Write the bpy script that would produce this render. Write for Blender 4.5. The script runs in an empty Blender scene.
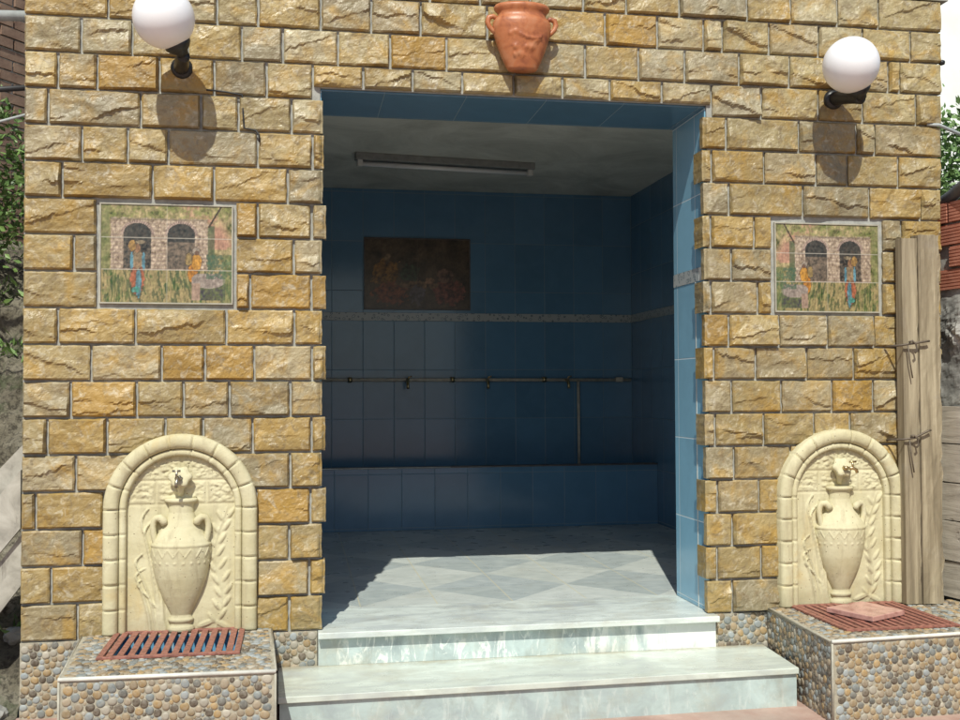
import bpy, bmesh, math, random
import numpy as np
from mathutils import Vector, Matrix, noise

SC = bpy.context.scene
COL = SC.collection
R = math.radians
random.seed(7)

# ------------------------------------------------------------------ camera
CAM = (1.09682, -4.50226, 0.99911)
YAW, PITCH, ROLL, FPX = 0.172651, 0.0303837, -0.00381115, 1050.0
fw = Vector((math.sin(YAW) * math.cos(PITCH), math.cos(YAW) * math.cos(PITCH), math.sin(PITCH)))
rt = Vector((math.cos(YAW), -math.sin(YAW), 0))
up = rt.cross(fw)
r2 = rt * math.cos(ROLL) + up * math.sin(ROLL)
u2 = -rt * math.sin(ROLL) + up * math.cos(ROLL)
cd = bpy.data.cameras.new('camera')
cam = bpy.data.objects.new('camera', cd)
COL.objects.link(cam)
cam.matrix_world = Matrix(((r2.x, u2.x, -fw.x, CAM[0]), (r2.y, u2.y, -fw.y, CAM[1]), (r2.z, u2.z, -fw.z, CAM[2]), (0, 0, 0, 1)))
cd.sensor_width = 36.0
cd.lens = 36.0 * FPX / 960.0
cd.clip_start = 0.05
cd.clip_end = 2000
SC.camera = cam

# ------------------------------------------------------------------ light
SUN_EL, SUN_AZ = 50.3, 14.2          # travels into the room, a little to the right
d = Vector((math.cos(R(SUN_EL)) * math.sin(R(SUN_AZ)), math.cos(R(SUN_EL)) * math.cos(R(SUN_AZ)), -math.sin(R(SUN_EL))))
sl = bpy.data.lights.new('sun', 'SUN')
sl.energy = 4.3
sl.angle = R(0.5)
sl.color = (1.0, 0.985, 0.87)
sun = bpy.data.objects.new('sun', sl)
COL.objects.link(sun)
sun.rotation_mode = 'QUATERNION'
sun.rotation_quaternion = d.to_track_quat('-Z', 'Y')
sun.location = (-3, -12, 14)
W = bpy.data.worlds.new('World')
SC.world = W
W.use_nodes = True
wn = W.node_tree
bg = wn.nodes['Background']
sky = wn.nodes.new('ShaderNodeTexSky')
sky.sky_type = 'NISHITA'
sky.sun_disc = False
sky.sun_elevation = R(SUN_EL)
sky.sun_rotation = R(180 + SUN_AZ)
sky.air_density = 1.0
sky.dust_density = 1.5
bg.inputs['Strength'].default_value = 0.105
wn.links.new(sky.outputs['Color'], bg.inputs['Color'])
SC.view_settings.view_transform = 'Standard'
SC.view_settings.look = 'None'
SC.view_settings.exposure = 0.0
SC.view_settings.gamma = 1.0
SC.view_settings.use_curve_mapping = False
SC.render.engine = 'CYCLES'
SC.cycles.use_denoising = True
SC.cycles.max_bounces = 10
SC.cycles.diffuse_bounces = 6
SC.cycles.caustics_reflective = False
SC.cycles.caustics_refractive = False

# ------------------------------------------------------------------ node helpers
MATS = {}

class NT:
    def __init__(s, name):
        s.m = bpy.data.materials.new(name)
        s.m.use_nodes = True
        s.t = s.m.node_tree
        s.b = s.t.nodes['Principled BSDF']
        MATS[name] = s.m
        s._pos = None
    def n(s, typ, **kw):
        nd = s.t.nodes.new(typ)
        for k, v in kw.items():
            setattr(nd, k, v)
        return nd
    def link(s, a, b):
        s.t.links.new(a, b)
    def val(s, sock, v):
        if hasattr(v, 'bl_idname') or hasattr(v, 'is_linked'):
            s.link(v, sock)
        else:
            sock.default_value = v
    def pos(s):
        if s._pos is None:
            s._pos = s.n('ShaderNodeNewGeometry').outputs['Position']
        return s._pos
    def obj(s):
        return s.n('ShaderNodeTexCoord').outputs['Object']
    def xyz(s, v=None):
        q = s.n('ShaderNodeSeparateXYZ')
        s.link(v or s.pos(), q.inputs[0])
        return q.outputs
    def math(s, op, a, b=0.0, c=0.0):
        q = s.n('ShaderNodeMath', operation=op)
        s.val(q.inputs[0], a); s.val(q.inputs[1], b); s.val(q.inputs[2], c)
        return q.outputs[0]
    def scale(s, v, sc):
        q = s.n('ShaderNodeVectorMath', operation='MULTIPLY')
        s.link(v, q.inputs[0]); q.inputs[1].default_value = sc
        return q.outputs[0]
    def noise(s, scale, detail=4, rough=0.55, vec=None, dist=0.0, col=False):
        q = s.n('ShaderNodeTexNoise')
        q.inputs['Scale'].default_value = scale
        q.inputs['Detail'].default_value = detail
        q.inputs['Roughness'].default_value = rough
        q.inputs['Distortion'].default_value = dist
        s.link(vec or s.pos(), q.inputs['Vector'])
        return q.outputs['Color' if col else 'Fac']
    def vor(s, scale, feature='F1', out='Distance', vec=None, rnd=1.0):
        q = s.n('ShaderNodeTexVoronoi', feature=feature)
        q.inputs['Scale'].default_value = scale
        q.inputs['Randomness'].default_value = rnd
        s.link(vec or s.pos(), q.inputs['Vector'])
        return q.outputs[out]
    def ramp(s, f, stops, interp='LINEAR'):
        q = s.n('ShaderNodeValToRGB')
        cr = q.color_ramp
        cr.interpolation = interp
        while len(cr.elements) < len(stops):
            cr.elements.new(0.5)
        for e, (p, c) in zip(cr.elements, stops):
            e.position = p
            if not hasattr(c, '__len__'):
                c = (c, c, c)
            e.color = (c[0], c[1], c[2], 1)
        s.link(f, q.inputs[0])
        return q.outputs[0]
    def mix(s, f, a, b, mode='MIX'):
        q = s.n('ShaderNodeMix', data_type='RGBA', blend_type=mode)
        s.val(q.inputs[0], f)
        for i, v in ((6, a), (7, b)):
            if isinstance(v, tuple):
                q.inputs[i].default_value = (v[0], v[1], v[2], 1)
            else:
                s.link(v, q.inputs[i])
        return q.outputs[2]
    def attr(s, name='Col'):
        return s.n('ShaderNodeAttribute', attribute_name=name).outputs['Color']
    def bump(s, h, dist=0.002, strength=0.6, prev=None):
        q = s.n('ShaderNodeBump')
        q.inputs['Strength'].default_value = strength
        q.inputs['Distance'].default_value = dist
        s.link(h, q.inputs['Height'])
        if prev:
            s.link(prev, q.inputs['Normal'])
        return q.outputs[0]
    def out(s, color=None, rough=None, normal=None, spec=None, metal=None):
        if color is not None:
            if isinstance(color, tuple):
                s.b.inputs['Base Color'].default_value = (color[0], color[1], color[2], 1)
            else:
                s.link(color, s.b.inputs['Base Color'])
        if rough is not None:
            s.val(s.b.inputs['Roughness'], rough)
        if normal is not None:
            s.link(normal, s.b.inputs['Normal'])
        if spec is not None:
            s.b.inputs['Specular IOR Level'].default_value = spec
        if metal is not None:
            s.b.inputs['Metallic'].default_value = metal
        return s.m

def simple(name, c, rough=0.6, metal=0.0, var=0.12, scale=25, bump=0.0, bscale=120, spec=0.5):
    t = NT(name)
    f = t.noise(scale, 4)
    lo = tuple(x * (1 - var * 1.6) for x in c)
    hi = tuple(min(1, x * (1 + var)) for x in c)
    colr = t.ramp(f, [(0.3, lo), (0.7, hi)])
    nrm = t.bump(t.noise(bscale, 4), 0.002, bump) if bump else None
    return t.out(colr, rough, nrm, spec, metal)

# stone: per-stone colour attribute, ochre veins, quartz speckle
t = NT('rockface_stone')
base = t.attr('Col')
n1 = t.noise(8, 4, 0.55, dist=0.9)
c1 = t.mix(t.ramp(n1, [(0.46, 0.0), (0.68, 0.7)]), base, (0.39, 0.235, 0.045), 'MIX')
n2 = t.noise(20, 5, 0.6, dist=1.4)
c2 = t.mix(t.ramp(n2, [(0.35, 0.62), (0.50, 0.0)]), c1, (0.20, 0.15, 0.085))
n3 = t.noise(30, 4, 0.6, dist=0.8)
c3 = t.mix(t.ramp(n3, [(0.54, 0.0), (0.72, 0.6)]), c2, (0.54, 0.49, 0.37))
wz = t.ramp(t.noise(2.1, 4, 0.6), [(0.38, 0.88), (0.62, 1.08)])
c3 = t.mix(1.0, c3, wz, 'MULTIPLY')
h = t.math('ADD', t.noise(38, 5, 0.6, dist=0.5), t.math('MULTIPLY', t.noise(150, 3, 0.6), 0.2))
t.out(c3, t.ramp(t.noise(22, 4), [(0.36, 0.33), (0.64, 0.62)]), t.bump(h, 0.006, 0.6), 0.5)

simple('mortar', (0.38, 0.385, 0.36), 0.9, var=0.15, scale=30, bump=0.5, bscale=150)
simple('render_coat', (0.36, 0.35, 0.32), 0.9, var=0.2, scale=8, bump=0.5)

t = NT('pebble')
t.out(t.mix(t.ramp(t.noise(90, 3), [(0.35, 0.0), (0.7, 0.35)]), t.attr('Col'), (0.42, 0.39, 0.33)), 0.55,
      t.bump(t.noise(110, 4), 0.002, 0.5))
simple('pebble_grout', (0.40, 0.37, 0.29), 0.85, var=0.18, scale=40, bump=0.6, bscale=200)

def tile_mat(name, au, av, pu, pv, ou, ov, base, grout=(0.42, 0.50, 0.52), gw=0.0022, var=0.10, rough=0.16):
    t = NT(name)
    s = t.xyz()
    U = t.math('DIVIDE', t.math('SUBTRACT', s[au], ou), pu)
    V = t.math('DIVIDE', t.math('SUBTRACT', s[av], ov), pv)
    def edge(x, p):
        fr = t.math('FRACT', x)
        return t.math('MULTIPLY', t.math('MINIMUM', fr, t.math('SUBTRACT', 1.0, fr)), p)
    e = t.math('MINIMUM', edge(U, pu), edge(V, pv))
    g = t.math('LESS_THAN', e, gw)
    cb = t.n('ShaderNodeCombineXYZ')
    t.link(t.math('FLOOR', U), cb.inputs[0]); t.link(t.math('FLOOR', V), cb.inputs[1])
    wn_ = t.n('ShaderNodeTexWhiteNoise'); t.link(cb.outputs[0], wn_.inputs['Vector'])
    lo = tuple(x * (1 - var) for x in base); hi = tuple(x * (1 + var) for x in base)
    cc = t.ramp(wn_.outputs['Value'], [(0, lo), (1, hi)])
    # mottled glaze
    cc = t.mix(t.ramp(t.noise(7, 5, 0.6, dist=0.6), [(0.35, 0.0), (0.75, 0.35)]), cc, tuple(x * 1.35 for x in base))
    cc = t.mix(t.math('MULTIPLY', g, 0.8), cc, grout)
    hh = t.ramp(e, [(0.0, 0.0), (min(0.9, gw * 1.6), 1.0)])
    nb = t.bump(hh, 0.0012, 0.6)
    nb = t.bump(t.noise(5, 2), 0.01, 0.06, nb)
    rr = t.math('ADD', t.math('MULTIPLY', g, 0.5), rough)
    return t.out(cc, rr, nb)

BLUE = (0.105, 0.222, 0.345)
DIM = (0.17, 0.25, 0.30)
tile_mat('blue_tile_back', 0, 2, 0.242, 0.386, 1.603, 0.250, BLUE, DIM)
tile_mat('blue_tile_back_low', 0, 2, 0.242, 0.385, 1.603, 0.020, BLUE, DIM)
tile_mat('blue_tile_side', 1, 2, 0.242, 0.385, 3.70, 0.020, BLUE, DIM)
tile_mat('blue_tile_jamb', 1, 2, 0.236, 0.378, 0.144, 0.020, (0.22, 0.43, 0.58), (0.7, 0.76, 0.78))
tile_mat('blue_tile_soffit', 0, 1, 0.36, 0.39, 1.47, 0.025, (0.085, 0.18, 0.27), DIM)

def marble(name, axis='flat', base=(0.50, 0.56, 0.53), vein=(0.30, 0.36, 0.37), rough=0.22, streaks=0.0, sc=(1, 3, 3), white=None):
    t = NT(name)
    v = t.scale(t.pos(), sc)
    a = t.noise(2.2, 7, 0.6, v, 1.5)
    b = t.noise(9, 6, 0.62, v, 0.8)
    c = t.ramp(a, [(0.32, vein), (0.52, base), (0.72, tuple(min(1, x * 1.22) for x in base))])
    c = t.mix(t.ramp(b, [(0.30, 0.55), (0.5, 0.0)]), c, tuple(x * 0.75 for x in base))
    if streaks:
        sv = t.scale(t.pos(), (22, 8, 6.0))
        st = t.noise(1.0, 8, 0.72, sv, 1.4)
        f = t.ramp(st, [(0.53, 0.0), (0.60, 1.0)])
        f = t.math('MULTIPLY', f, streaks)
        c = t.mix(f, c, (0.80, 0.84, 0.80))
        st2 = t.noise(1.0, 4, 0.6, t.scale(t.pos(), (9, 5, 4)), 1.0)
        c = t.mix(t.ramp(st2, [(0.32, 0.5), (0.44, 0.0)]), c, (0.31, 0.34, 0.31))
    if white:
        x = t.xyz()[0]
        wf = t.math('ADD', x, t.math('MULTIPLY', t.noise(3.0, 4, 0.6, t.scale(t.pos(), (6, 1, 1.6))), 1.4))
        c = t.mix(t.ramp(t.math('MULTIPLY', wf, 0.2), [(white * 0.2, 0.0), (white * 0.2 + 0.07, 0.85)]), c, (0.80, 0.83, 0.80))
    # trodden-in dirt
    c = t.mix(t.ramp(t.noise(4.5, 6, 0.7), [(0.50, 0.0), (0.74, 0.5)]), c, (0.42, 0.39, 0.29))
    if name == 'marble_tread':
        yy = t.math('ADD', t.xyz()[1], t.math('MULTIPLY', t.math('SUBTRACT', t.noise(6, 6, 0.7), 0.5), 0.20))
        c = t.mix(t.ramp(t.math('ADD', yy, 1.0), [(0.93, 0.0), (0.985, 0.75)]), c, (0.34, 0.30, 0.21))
    return t.out(c, t.ramp(t.noise(12, 4), [(0.3, rough), (0.7, rough + 0.2)]), t.bump(t.noise(40, 4), 0.001, 0.25))

marble('marble_slab', base=(0.62, 0.675, 0.645), vein=(0.44, 0.48, 0.49))
marble('marble_tread', base=(0.585, 0.64, 0.58), vein=(0.47, 0.51, 0.49))
marble('marble_riser', base=(0.46, 0.55, 0.545), streaks=0.85, sc=(2, 3, 2), white=3.1)
marble('marble_riser_low', base=(0.43, 0.53, 0.52), vein=(0.34, 0.405, 0.42), streaks=0.22, sc=(1.5, 3, 2))
marble('pink_marble', base=(0.52, 0.30, 0.26), vein=(0.30, 0.12, 0.10), sc=(4, 4, 4))

# floor: square tiles split corner to corner into grey and pale triangles
t = NT('diamond_floor')
s = t.xyz()
PU, PV, OU, OV = 0.362, 0.386, 1.39, 0.445
U = t.math('DIVIDE', t.math('SUBTRACT', s[0], OU), PU)
V = t.math('DIVIDE', t.math('SUBTRACT', s[1], OV), PV)
def dd(x, off):
    y = t.math('FRACT', t.math('MULTIPLY', t.math('ADD', x, off), 0.5))
    return t.math('ABSOLUTE', t.math('MULTIPLY', t.math('SUBTRACT', y, 0.5), 2.0))
dm = t.math('ADD', dd(U, 1.0), dd(V, 0.0))          # 0 at a diamond's centre
isg = t.math('LESS_THAN', dm, 1.0)
def eg(x, p):
    fr = t.math('FRACT', x)
    return t.math('MULTIPLY', t.math('MINIMUM', fr, t.math('SUBTRACT', 1.0, fr)), p)
gu = t.math('LESS_THAN', eg(U, PU), 0.0032)
gv = t.math('LESS_THAN', eg(V, PV), 0.0018)
cb = t.n('ShaderNodeCombineXYZ'); t.link(t.math('FLOOR', U), cb.inputs[0]); t.link(t.math('FLOOR', V), cb.inputs[1]); t.link(isg, cb.inputs[2])
wn_ = t.n('ShaderNodeTexWhiteNoise'); t.link(cb.outputs[0], wn_.inputs['Vector'])
nz = t.noise(7, 6, 0.6, t.scale(t.pos(), (1, 2.4, 1)), 1.0)
pale = t.ramp(nz, [(0.3, (0.53, 0.575, 0.56)), (0.7, (0.67, 0.705, 0.68))])
grey = t.ramp(nz, [(0.3, (0.38, 0.435, 0.45)), (0.7, (0.52, 0.57, 0.57))])
cc = t.mix(isg, pale, grey)
cc = t.mix(t.math('MULTIPLY', wn_.outputs['Value'], 0.28), cc, (0.33, 0.37, 0.33))
cc = t.mix(t.math('MULTIPLY', gu, 0.75), cc, (0.62, 0.58, 0.42))
cc = t.mix(t.math('MULTIPLY', gv, 0.45), cc, (0.55, 0.52, 0.42))
cc = t.mix(t.ramp(t.noise(5, 5, 0.7), [(0.55, 0.0), (0.8, 0.35)]), cc, (0.40, 0.38, 0.30))
t.out(cc, t.ramp(t.noise(9, 4), [(0.3, 0.24), (0.7, 0.42)]), t.bump(t.noise(45, 4), 0.001, 0.2))

t = NT('plaster_ceiling')
t.out(t.ramp(t.noise(1.6, 6, 0.7, dist=0.7), [(0.3, (0.40, 0.41, 0.36)), (0.6, (0.66, 0.67, 0.60))]), 0.85, t.bump(t.noise(9, 5), 0.01, 0.3))

t = NT('cast_stone')
n1 = t.noise(6, 5, 0.6)
c = t.ramp(n1, [(0.3, (0.52, 0.47, 0.29)), (0.7, (0.66, 0.62, 0.43))])
c = t.mix(t.ramp(t.vor(38), [(0.07, 1.0), (0.11, 0.0)]), c, (0.20, 0.16, 0.10))
c = t.mix(t.ramp(t.noise(16, 6, 0.7), [(0.54, 0.0), (0.72, 0.45)]), c, (0.44, 0.38, 0.24))
c = t.mix(t.ramp(t.noise(3.5, 4, 0.7, dist=1.0), [(0.58, 0.0), (0.74, 0.55)]), c, (0.56, 0.42, 0.18))
dr = t.noise(1.0, 6, 0.65, t.scale(t.pos(), (22, 22, 2.6)), 0.4)
c = t.mix(t.ramp(dr, [(0.52, 0.0), (0.68, 0.6)]), c, (0.38, 0.33, 0.21))
dz = t.math('ADD', t.xyz()[2], t.math('MULTIPLY', t.noise(9, 5, 0.7), 0.22))
c = t.mix(t.ramp(dz, [(0.12, 0.55), (0.24, 0.0)]), c, (0.34, 0.31, 0.20))
t.out(c, 0.7, t.bump(t.noise(60, 6, 0.7), 0.004, 0.5), 0.3)

t = NT('terracotta')
c = t.ramp(t.noise(14, 5, 0.6, dist=0.5), [(0.3, (0.25, 0.075, 0.035)), (0.5, (0.45, 0.155, 0.06)), (0.78, (0.50, 0.24, 0.13))])
t.out(c, 0.42, t.bump(t.noise(70, 4), 0.002, 0.4), 0.5)

t = NT('opal_plastic')
t.out((0.90, 0.91, 0.96), 0.25)
t.b.inputs['Subsurface Weight'].default_value = 0.3
t.b.inputs['Subsurface Radius'].default_value = (0.05, 0.05, 0.05)
simple('black_plastic', (0.018, 0.019, 0.020), 0.4, var=0.1)
simple('cable_black', (0.02, 0.02, 0.022), 0.5, var=0.1)
simple('housing_grey', (0.25, 0.26, 0.25), 0.5)
simple('white_paint', (0.62, 0.63, 0.60), 0.4, var=0.08)
simple('tube_glass', (0.72, 0.74, 0.74), 0.15, var=0.02)
simple('pale_edge', (0.40, 0.38, 0.31), 0.6, var=0.15)
simple('trim_white', (0.68, 0.68, 0.62), 0.4, var=0.15, scale=18)
simple('red_painted_iron', (0.31, 0.125, 0.095), 0.5, var=0.3, scale=60, bump=0.4)
simple('chrome', (0.72, 0.72, 0.70), 0.18, 1.0, var=0.05)
simple('old_chrome', (0.42, 0.38, 0.30), 0.35, 1.0, var=0.2)
simple('brass', (0.55, 0.42, 0.22), 0.3, 1.0, var=0.1)
simple('pvc_pipe', (0.50, 0.46, 0.38), 0.5, var=0.15)
simple('grey_pipe', (0.42, 0.45, 0.45), 0.45, var=0.12)
simple('dark_pipe', (0.11, 0.115, 0.12), 0.5, var=0.12)
simple('rusty_wire', (0.16, 0.13, 0.10), 0.6, 0.5, var=0.2)
simple('whitewash', (0.86, 0.88, 0.86), 0.9, var=0.06, scale=2.5, bump=0.4, bscale=20)
simple('concrete_rubble', (0.36, 0.355, 0.33), 0.95, var=0.35, scale=12, bump=0.8, bscale=60)
simple('roof_tile_red', (0.36, 0.14, 0.09), 0.8, var=0.2)
simple('bark', (0.12, 0.09, 0.06), 0.9, var=0.3, bump=0.6)

t = NT('hollow_brick')
c = t.ramp(t.noise(18, 5), [(0.3, (0.42, 0.15, 0.09)), (0.7, (0.55, 0.24, 0.16))])
t.out(c, 0.85, t.bump(t.noise(120, 3), 0.002, 0.4))
t = NT('old_brick')
c = t.ramp(t.noise(10, 5), [(0.3, (0.17, 0.10, 0.07)), (0.7, (0.30, 0.20, 0.14))])
t.out(c, 0.9, t.bump(t.noise(80, 3), 0.003, 0.5))

def wood(name, sc, a, b, crack=0.6):
    t = NT(name)
    v = t.scale(t.pos(), sc)
    n = t.noise(1.0, 7, 0.62, v, 0.6)
    c = t.ramp(n, [(0.25, tuple(x * 0.55 for x in a)), (0.45, a), (0.68, b)])
    k = t.noise(1.0, 5, 0.6, t.scale(v, (1.3, 1.3, 0.35)), 0.3)
    kf = t.ramp(k, [(0.30, 1.0), (0.36, 0.0)])
    c = t.mix(t.math('MULTIPLY', kf, crack), c, (0.09, 0.07, 0.055))
    c = t.mix(t.ramp(t.noise(5, 5, 0.7), [(0.55, 0.0), (0.75, 0.5)]), c, (0.30, 0.27, 0.23))
    return t.out(c, 0.8, t.bump(t.math('SUBTRACT', n, kf), 0.004, 0.6))
wood('weathered_timber', (30, 30, 1.6), (0.25, 0.205, 0.135), (0.44, 0.375, 0.26), 1.0)
wood('grey_board_side', (30, 2.2, 40), (0.54, 0.49, 0.41), (0.66, 0.61, 0.52), 0.5)
wood('grey_plank', (9, 9, 9), (0.38, 0.36, 0.31), (0.52, 0.50, 0.44), 0.3)

t = NT('earth')
n1 = t.noise(3.0, 8, 0.65)
c = t.ramp(n1, [(0.32, (0.12, 0.10, 0.07)), (0.5, (0.29, 0.26, 0.19)), (0.70, (0.46, 0.42, 0.33))])
c = t.mix(t.ramp(t.noise(38, 5, 0.7), [(0.40, 0.8), (0.52, 0.0)]), c, (0.07, 0.06, 0.045))
c = t.mix(t.ramp(t.noise(7, 4, 0.6), [(0.56, 0.0), (0.66, 0.7)]), c, (0.10, 0.13, 0.06))
t.out(c, 0.95, t.bump(t.noise(26, 8, 0.75), 0.05, 1.0))
t = NT('red_paving')
c = t.ramp(t.noise(6, 6, 0.65), [(0.3, (0.34, 0.20, 0.16)), (0.7, (0.50, 0.36, 0.30))])
c = t.mix(t.ramp(t.noise(1.4, 5, 0.7), [(0.5, 0.0), (0.75, 0.6)]), c, (0.40, 0.37, 0.32))
t.out(c, 0.85, t.bump(t.noise(90, 5), 0.003, 0.5))

t = NT('leaf')
c = t.mix(t.noise(3.0, 2), (0.035, 0.085, 0.02), (0.13, 0.20, 0.06))
t.out(t.mix(0.6, c, t.attr('Col')), 0.5)
t.b.inputs['Transmission Weight'].default_value = 0.0

t = NT('painted_glaze')
c = t.attr('Col')
t.out(t.mix(t.ramp(t.noise(60, 4), [(0.4, 0.0), (0.7, 0.18)]), c, (0.2, 0.14, 0.1)), 0.28, t.bump(t.noise(80, 3), 0.001, 0.2))
t = NT('border_tile')
sv = t.xyz()
w1 = t.vor(34, 'F1')
c = t.ramp(w1, [(0.18, (0.50, 0.54, 0.55)), (0.24, (0.16, 0.20, 0.22)), (0.34, (0.16, 0.20, 0.22)), (0.42, (0.42, 0.45, 0.45))])
t.out(c, 0.3)
simple('dark_tile', (0.10, 0.09, 0.085), 0.4, var=0.2)
simple('trough_lining', (0.09, 0.12, 0.14), 0.5, var=0.3)

# ------------------------------------------------------------------ mesh helpers
BASE = {}
class MB:
    """collects faces; build() links them as ONE mesh object"""
    def __init__(s):
        s.v = []; s.f = []; s.c = []; s.smooth = []
    def add(s, vs, fs, col=(1, 1, 1), smooth=False):
        o = len(s.v)
        s.v.extend([tuple(p) for p in vs])
        s.f.extend([tuple(i + o for i in f) for f in fs])
        s.smooth.extend([smooth] * len(fs))
        if isinstance(col, list):
            s.c.extend(col)
        else:
            s.c.extend([col] * len(vs))
        return s
    def box(s, x0, x1, y0, y1, z0, z1, col=(1, 1, 1)):
        return s.prism([(x0, y0), (x1, y0), (x1, y1), (x0, y1)], z0, z1, col)
    def prism(s, pts, z0, z1, col=(1, 1, 1)):       # pts counter-clockwise seen from above
        n = len(pts)
        vs = [(x, y, z0) for x, y in pts] + [(x, y, z1) for x, y in pts]
        fs = [tuple(range(n - 1, -1, -1)), tuple(range(n, 2 * n))]
        fs += [(i, (i + 1) % n, n + (i + 1) % n, n + i) for i in range(n)]
        return s.add(vs, fs, col)
    def obox(s, c, ux, uy, uz, hx, hy, hz, col=(1, 1, 1)):
        c = Vector(c); ux = Vector(ux).normalized() * hx; uy = Vector(uy).normalized() * hy; uz = Vector(uz).normalized() * hz
        vs = [c + ux * a + uy * b + uz * e for e in (-1, 1) for a, b in ((-1, -1), (1, -1), (1, 1), (-1, 1))]
        fs = [(3, 2, 1, 0), (4, 5, 6, 7), (0, 1, 5, 4), (1, 2, 6, 5), (2, 3, 7, 6), (3, 0, 4, 7)]
        return s.add(vs, fs, col)
    def tube(s, pts, rad, n=10, col=(1, 1, 1), caps=True):
        pts = [Vector(p) for p in pts]
        if not hasattr(rad, '__len__'):
            rad = [rad] * len(pts)
        vs = []; fs = []
        ref = Vector((0, 0, 1))
        t0 = (pts[1] - pts[0]).normalized()
        if abs(t0.dot(ref)) > 0.9:
            ref = Vector((1, 0, 0))
        a = t0.cross(ref).normalized()
        for i, p in enumerate(pts):
            t = (pts[min(i + 1, len(pts) - 1)] - pts[max(i - 1, 0)]).normalized()
            a = (a - t * a.dot(t)).normalized()
            b = t.cross(a)
            for k in range(n):
                th = 2 * math.pi * k / n
                vs.append(p + (a * math.cos(th) + b * math.sin(th)) * rad[i])
        for i in range(len(pts) - 1):
            for k in range(n):
                fs.append((i * n + k, i * n + (k + 1) % n, (i + 1) * n + (k + 1) % n, (i + 1) * n + k))
        if caps:
            fs.append(tuple(range(n - 1, -1, -1)))
            fs.append(tuple((len(pts) - 1) * n + k for k in range(n)))
        return s.add(vs, fs, col, True)
    def lathe(s, prof, c, ax=(0, 0, 1), n=32, sq=(1, 1), col=(1, 1, 1), fn=None):
        """prof: list of (radius, height along ax)"""
        ax = Vector(ax).normalized()
        ref = Vector((0, 1, 0)) if abs(ax.y) < 0.9 else Vector((1, 0, 0))
        a = ref.cross(ax).normalized(); b = ax.cross(a)
        c = Vector(c); vs = []; fs = []
        for i, (r, h) in enumerate(prof):
            for k in range(n):
                th = 2 * math.pi * k / n
                rr = r + (fn(th, h) if fn else 0)
                vs.append(c + ax * h + a * (rr * math.cos(th) * sq[0]) + b * (rr * math.sin(th) * sq[1]))
        for i in range(len(prof) - 1):
            for k in range(n):
                fs.append((i * n + k, i * n + (k + 1) % n, (i + 1) * n + (k + 1) % n, (i + 1) * n + k))
        fs.append(tuple(range(n - 1, -1, -1)))
        fs.append(tuple((len(prof) - 1) * n + k for k in range(n)))
        return s.add(vs, fs, col, True)
    def build(s, name, mat, parent=None, bevel=0.0, base=None):
        off = BASE[parent.name] if parent is not None else Vector(base or (0, 0, 0))
        me = bpy.data.meshes.new(name)
        me.from_pydata([tuple(Vector(p) - off) for p in s.v], [], s.f)
        ca = me.color_attributes.new('Col', 'FLOAT_COLOR', 'POINT')
        arr = np.ones((len(s.v), 4), dtype=np.float32)
        arr[:, :3] = np.array(s.c, dtype=np.float32)
        ca.data.foreach_set('color', arr.ravel())
        me.polygons.foreach_set('use_smooth', s.smooth)
        me.materials.append(MATS[mat])
        me.update()
        o = bpy.data.objects.new(name, me)
        COL.objects.link(o)
        BASE[o.name] = off
        if parent is not None:
            o.parent = parent
        else:
            o.location = off
        if bevel:
            m = o.modifiers.new('bevel', 'BEVEL'); m.width = bevel; m.segments = 2; m.limit_method = 'ANGLE'
        return o

def thing(name, label, cat, loc=(0, 0, 0), group=None):
    o = bpy.data.objects.new(name, None)
    o.empty_display_size = 0.1
    COL.objects.link(o)
    o.location = loc
    BASE[o.name] = Vector(loc)
    o['label'] = label; o['category'] = cat
    if group: o['group'] = group
    return o
def tag(o, label, cat, group=None):
    o['label'] = label; o['category'] = cat
    if group: o['group'] = group
    return o
def struct(o, kind='structure'):
    o['kind'] = kind
    return o
def sm(a, b, x):
    q = max(0.0, min(1.0, (x - a) / (b - a)))
    return q * q * (3 - 2 * q)
def fr(x, y, z, octv=4, H=0.8):
    return noise.fractal(Vector((x, y, z)), H, 2.1, octv)

# ------------------------------------------------------------------ terrain
GZ = -0.305
m = MB(); m.box(-60, 60, -80, 0.02, GZ - 0.3, GZ)
struct(m.build('ground', 'red_paving'))
m = MB(); m.add([(-900, -900, GZ - 0.31), (900, -900, GZ - 0.31), (900, 900, GZ - 0.31), (-900, 900, GZ - 0.31)], [(0, 1, 2, 3)])
struct(m.build('terrain', 'earth'))

def heightfield(x0, x1, y0, y1, nx, ny, fn, z0):
    m = MB(); vs = []; fs = []
    for j in range(ny + 1):
        for i in range(nx + 1):
            x = x0 + (x1 - x0) * i / nx; y = y0 + (y1 - y0) * j / ny
            dx, dy, z = fn(x, y)
            vs.append((x + dx, y + dy, z))
    for j in range(ny):
        for i in range(nx):
            a = j * (nx + 1) + i
            fs.append((a, a + 1, a + nx + 2, a + nx + 1))
    m.add(vs, fs, smooth=True)
    return m
def bank(x, y):
    z = GZ + 2.0 * sm(-0.02, 1.6, y) + 0.35 * sm(1.2, 4, y)
    k = sm(-0.1, 0.2, y)
    z += (0.10 * fr(x * 2, y * 2, 3, 4) + 0.07 * fr(x * 7, y * 7, 1, 4)) * k
    dy = 0.10 * fr(x * 5 + 9, z * 5, 2, 4) * k
    return 0.0, dy, z
struct(heightfield(-7.0, -0.012, -0.4, 6.0, 260, 220, bank, 0).build('earth_bank', 'earth'))
m = MB(); m.box(4.42, 30, -2.5, 30, GZ - 0.25, 1.72)
struct(m.build('terrace_ground', 'earth'))

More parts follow.
